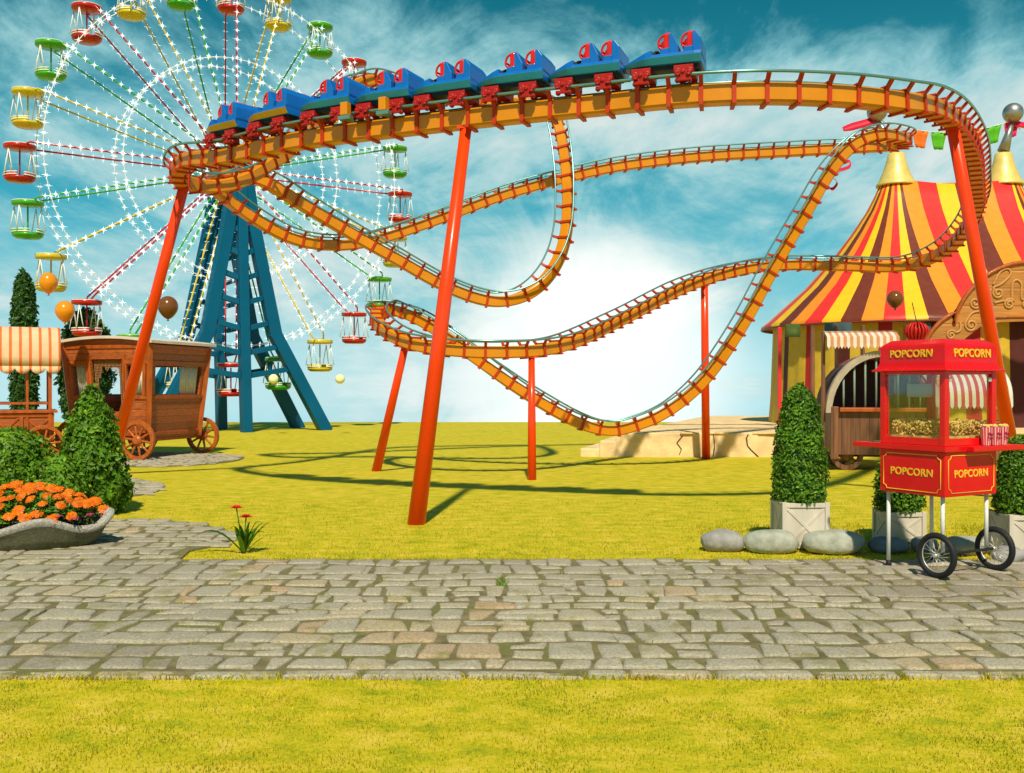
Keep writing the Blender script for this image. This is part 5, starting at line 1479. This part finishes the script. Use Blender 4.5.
balloon(895, 299, 20.0, .33, .34, BAL_B, 'round brown balloon floating before the tent roof')
balloon(273.5, 379, 33, .32, .32, BAL_P, 'pale yellow ball balloon before the ferris wheel legs', False)
balloon(340, 379, 33, .32, .32, BAL_P, 'pale yellow ball balloon in the open sky right of the wheel legs', False)

# ------------------------------------------------------------------ caravan
def caravan():
    # near corner of the body; x runs along the left face (to the left, away), y along the right face (to the right, away)
    NC = Vector(((150 - 512) / 1000 * 21.6, 21.6))
    vd = NC.normalized(); rt = Vector((vd.y, -vd.x)); a = R(36)
    ex = -rt * math.cos(a) + vd * math.sin(a); ey = rt * math.sin(a) + vd * math.cos(a)
    c = empty('caravan', (NC.x, NC.y, 0), 'brown wooden caravan with curtained windows and spoked wheels', 'caravan')
    ROT = Matrix(((ex.x, ey.x, 0), (ex.y, ey.y, 0), (0, 0, 1)))
    LX, LY = 2.25, 2.25; ZB, ZT = .50, 2.52; IN = .17
    def W(x, y, z):
        k = IN * (1 - (z - ZB) / (ZT - ZB))       # walls lean outward with height
        xx = x + (k if x < LX / 2 else -k) * (1 - min(1, min(abs(x), abs(LX - x)) / (LX / 2)) ) ; yy = y + (k if y < LY / 2 else -k) * (1 - min(1, min(abs(y), abs(LY - y)) / (LY / 2)))
        q = ROT @ Vector((xx, yy, z)); return q
    T = .05
    def wallpiece(mb, face, u0, u1, z0, z1, off=0, t=T):
        vs = []
        for dep in (0 - off, t - off):
            for u, z in ((u0, z0), (u1, z0), (u1, z1), (u0, z1)):
                vs.append({'L': lambda: W(u, dep, z), 'R': lambda: W(dep, u, z), 'BL': lambda: W(u, LY - dep, z), 'BR': lambda: W(LX - dep, u, z)}[face]())
        mb.add(vs, [(0, 1, 2, 3), (4, 5, 6, 7), (0, 1, 5, 4), (1, 2, 6, 5), (2, 3, 7, 6), (3, 0, 4, 7)])
    wz0, wz1 = 1.42, 2.06
    body = MB()
    # left face: window, doorway, window
    door0, door1 = .72, 1.55
    wins = {'L': [(.16, .60), (1.68, 2.10)], 'R': [(.22, 2.05)], 'BL': [(.3, 1.9)], 'BR': [(.3, 1.9)]}
    for face in ('L', 'R', 'BL', 'BR'):
        Lf = LX if face in ('L', 'BL') else LY
        us = [0.0]
        holes = sorted([(a_, b_, wz0, wz1) for a_, b_ in wins[face]] + ([(door0, door1, ZB + .55, 2.2)] if face == 'L' else []))
        cur = 0.0
        for (a_, b_, z0, z1) in holes:
            wallpiece(body, face, cur, a_, ZB, ZT); wallpiece(body, face, a_, b_, ZB, z0); wallpiece(body, face, a_, b_, z1, ZT); cur = b_
        wallpiece(body, face, cur, Lf, ZB, ZT)
    q = [W(0, 0, ZB), W(LX, 0, ZB), W(LX, LY, ZB), W(0, LY, ZB)]
    body.add([v - Vector((0, 0, .04)) for v in q] + [v + Vector((0, 0, .02)) for v in q], [(0, 1, 2, 3), (4, 5, 6, 7), (0, 1, 5, 4), (1, 2, 6, 5), (2, 3, 7, 6), (3, 0, 4, 7)])
    body.build('body', WOODR, c, fix=False)
    tr = MB()
    for x, y in ((0, 0), (LX, 0), (LX, LY), (0, LY)):
        a_, b_ = W(x, y, ZB - .06), W(x, y, ZT); tr.bar(a_, b_, .11, .11)
    for face in ('L', 'R', 'BL', 'BR'):
        Lf = LX if face in ('L', 'BL') else LY
        for z in (ZB + .05, wz0 - .06, wz1 + .07, ZT - .05):
            if face == 'L' and ZB + .5 < z < 2.19: wallpiece(tr, face, .05, door0, z - .04, z + .04, .025, .03); wallpiece(tr, face, door1, Lf - .05, z - .04, z + .04, .025, .03)
            else: wallpiece(tr, face, .05, Lf - .05, z - .04, z + .04, .025, .03)
    for u in (door0 - .05, door1 + .05, .13, .63, 1.65, 2.13):
        wallpiece(tr, 'L', u - .04, u + .04, ZB + .1 if u in (door0 - .05, door1 + .05) else wz0 - .02, 2.3 if u in (door0 - .05, door1 + .05) else wz1 + .02, .03, .04)
    tr.build('trim', WOODT, c, bevel=.008)
    # roof: shallow barrel with a slight overhang
    rf = MB(); N = 14; vs = []; ov = .12
    for j in (0, 1):
        for i in range(N + 1):
            t = i / N; x = -ov + (LX + 2 * ov) * t; z = ZT + .02 + .11 * math.sin(PI * t) ** .8
            for dz in (0, .06):
                qv = ROT @ Vector((x, -ov if j == 0 else LY + ov, z + dz)); vs.append(qv)
    M_ = 2 * (N + 1)
    fs = []
    for i in range(N):
        fs += [(2 * i, 2 * i + 2, M_ + 2 * i + 2, M_ + 2 * i), (2 * i + 1, 2 * i + 3, M_ + 2 * i + 3, M_ + 2 * i + 1), (2 * i, 2 * i + 1, 2 * i + 3, 2 * i + 2), (M_ + 2 * i, M_ + 2 * i + 1, M_ + 2 * i + 3, M_ + 2 * i + 2)]
    fs += [(0, 1, M_ + 1, M_), (2 * N, 2 * N + 1, M_ + 2 * N + 1, M_ + 2 * N)]
    rf.add(vs, fs); rf.build('roof', ROOFW, c)
    for dep in (.03, LY - .03):       # gables under the barrel
        gb = MB()
        pts = [(LX * i / N, ZT + .02 + .11 * math.sin(PI * max(0, min(1, (LX * i / N + ov) / (LX + 2 * ov)))) ** .8) for i in range(N + 1)]
        poly = [(0, ZT - .02)] + pts + [(LX, ZT - .02)]
        gb.prism(poly, lambda u, v, w: ROT @ Vector((u, w, v)), dep - .02, dep + .02)
        gb.build('gable', WOODR, c)
    def curtain(face, u0, u1, z0, z1, name='curtain'):
        mb = MB(); n = 30; vs = []
        for i in range(n + 1):
            u = u0 + (u1 - u0) * i / n; dep = .10 + .025 * math.sin(i * 1.35)
            for z in (z0, z1):
                vs.append({'L': lambda: W(u, dep, z), 'R': lambda: W(dep, u, z), 'BL': lambda: W(u, LY - dep, z), 'BR': lambda: W(LX - dep, u, z)}[face]())
        mb.add(vs, [(2 * i, 2 * i + 2, 2 * i + 3, 2 * i + 1) for i in range(n)], 0, True); ob = mb.build(name, CURTAIN, c); sm = ob.modifiers.new('solid', 'SOLIDIFY'); sm.thickness = .006
    curtain('L', .16, .58, wz0, wz1); curtain('L', 1.70, 2.05, wz0, wz1); curtain('R', 1.32, 2.03, wz0, wz1)
    # bead curtain in the doorway with a fringe
    mb = MB(); r = random.Random(9)
    for i in range(22):
        t = i / 21; u = door0 + .03 + (door1 - door0 - .06) * t
        edge = abs(t - .5) * 2
        zl = 2.0 - .05 * math.sin(t * 25) - (1.15 if edge > .72 else .35 * edge ** 2 if edge > .5 else 0)
        z = 2.18
        while z > zl:
            a_, b_ = W(u, .08, z), W(u, .08, z - .035); mb.tube([a_, (a_ + b_) / 2, b_], [.004, .013, .004], 5); z -= .036
    mb.build('bead_curtain', M('beads_brown', (.42, .2, .08), .5), c)
    # running gear: the wheels stand beside the right face and its opposite
    ax = MB()
    for x in (.24, LX - .33):
        a_, b_ = ROT @ Vector((x, -.12, .43)), ROT @ Vector((x, LY + .12, .43)); ax.tube([a_, b_], .04, 10); ax.bar(ROT @ Vector((x, .2, .50)), ROT @ Vector((x, LY - .2, .50)), .1, .12)
    ax.build('axle', WOODT, c)
    wr = ROT
    for y in (-.10, LY + .10):
        for x in (.24, LX - .33):
            mb = MB(); spoked(mb, mb, .43, .085, 10, ROT @ Vector((x, y, .435)), wr, .085, .12); mb.build('wheel', WHEELW, c, bevel=.008)
    st = MB()
    for k in range(2): st.box(ROT @ Vector((1.13, -.22 - .2 * k, .42 - .22 * k)), (.75, .24, .05), ROT)
    for x in (.8, 1.46): st.bar(ROT @ Vector((x, .0, .52)), ROT @ Vector((x, -.5, .02)), .05, .08)
    st.build('step', WOODT, c, bevel=.008)
caravan()

def awning_cart():
    D = 21.0; X0 = (14 - 512) / 1000 * D - .12
    c = empty('awning_cart', (X0, D, 0), 'wooden vendor cart with an orange and cream striped barrel awning', 'cart', rz=.47)
    mb = MB(); N = 16; M_ = 9; x0, x1 = -1.6, .98
    prof = [(.65, 2.72), (.35, 2.82), (.0, 2.86), (-.28, 2.82), (-.47, 2.68), (-.57, 2.48), (-.60, 2.22), (-.60, 2.02)]
    cols = 0; x = x0; i = 0
    while x < x1 - 1e-3:
        w = .13 if i % 2 == 0 else .055
        xe = min(x1, x + w)
        for (ya, za), (yb, zb) in zip(prof[:-1], prof[1:]): mb.add([(x, ya, za), (xe, ya, za), (xe, yb, zb), (x, yb, zb)], [(0, 1, 2, 3)], i % 2, True)
        x = xe; i += 1
    # scalloped valance
    ns = 9; sw = (x1 - x0) / ns
    for k in range(ns):
        xa = x0 + sw * k; n = 10
        for j in range(n):
            u0, u1 = j / n, (j + 1) / n; zz = lambda u: 2.02 - .05 - .11 * math.sin(PI * u) ** .6
            xm = xa + sw * (u0 + u1) / 2; ph = (xm - x0) % .185
            mb.add([(xa + sw * u0, -.602, 2.02), (xa + sw * u1, -.602, 2.02), (xa + sw * u1, -.61, zz(u1)), (xa + sw * u0, -.61, zz(u0))], [(0, 1, 2, 3)], 0 if ph < .13 else 1, True)
    # end cheek
    mb.add([(x1, y, z) for y, z in prof] + [(x1, .65, 2.02)], [tuple(range(len(prof) + 1))], 0)
    ob = mb.build('awning', [CREAM, CORANGE], c); sm = ob.modifiers.new('solid', 'SOLIDIFY'); sm.thickness = .014
    fr = MB()
    for x in (-1.5, -.55, .35, .78):
        for y in (-.48, .55): fr.box((x, y, 1.45), (.065, .065, 2.1) if x != .35 else (.05, .05, 2.1))
    for z in (2.5, 1.25):
        for y in (-.48, .55): fr.box((-.36, y, z), (2.2, .055, .05))
    fr.build('post_frame', WOODT, c, bevel=.006)
    bx = MB(); bx.box((-.36, .03, .75), (2.42, 1.0, .62)); bx.build('cart_box', WOODR, c, bevel=.01)
    tr = MB()
    tr.box((-.36, .03, 1.08), (2.56, 1.14, .06)); tr.box((-.36, -.485, .46), (2.44, .03, .07)); tr.box((-.36, -.485, 1.0), (2.44, .03, .07))
    for x in (-1.54, -.95, -.36, .24, .82): tr.box((x, -.487, .73), (.07, .03, .47))
    for x in (-1.5, -.9, -.3, .29):
        tr.bar((x + .02, -.483, .5), (x + .5, -.483, .96), .016, .05); tr.bar((x + .02, -.479, .96), (x + .5, -.479, .5), .016, .05)
    tr.build('cross_trim', WOODT, c, bevel=.006)
    for x in (-1.2, .66):
        for y in (-.58, .62): mb = MB(); spoked(mb, mb, .40, .08, 10, (x, y, .40), None, .075, .1); mb.build('wheel', WHEELW, c, bevel=.006)
    ax = MB()
    for x in (-1.2, .66): ax.tube([(x, -.6, .4), (x, .65, .4)], .035, 8)
    ax.build('axle', WOODT, c)
awning_cart()
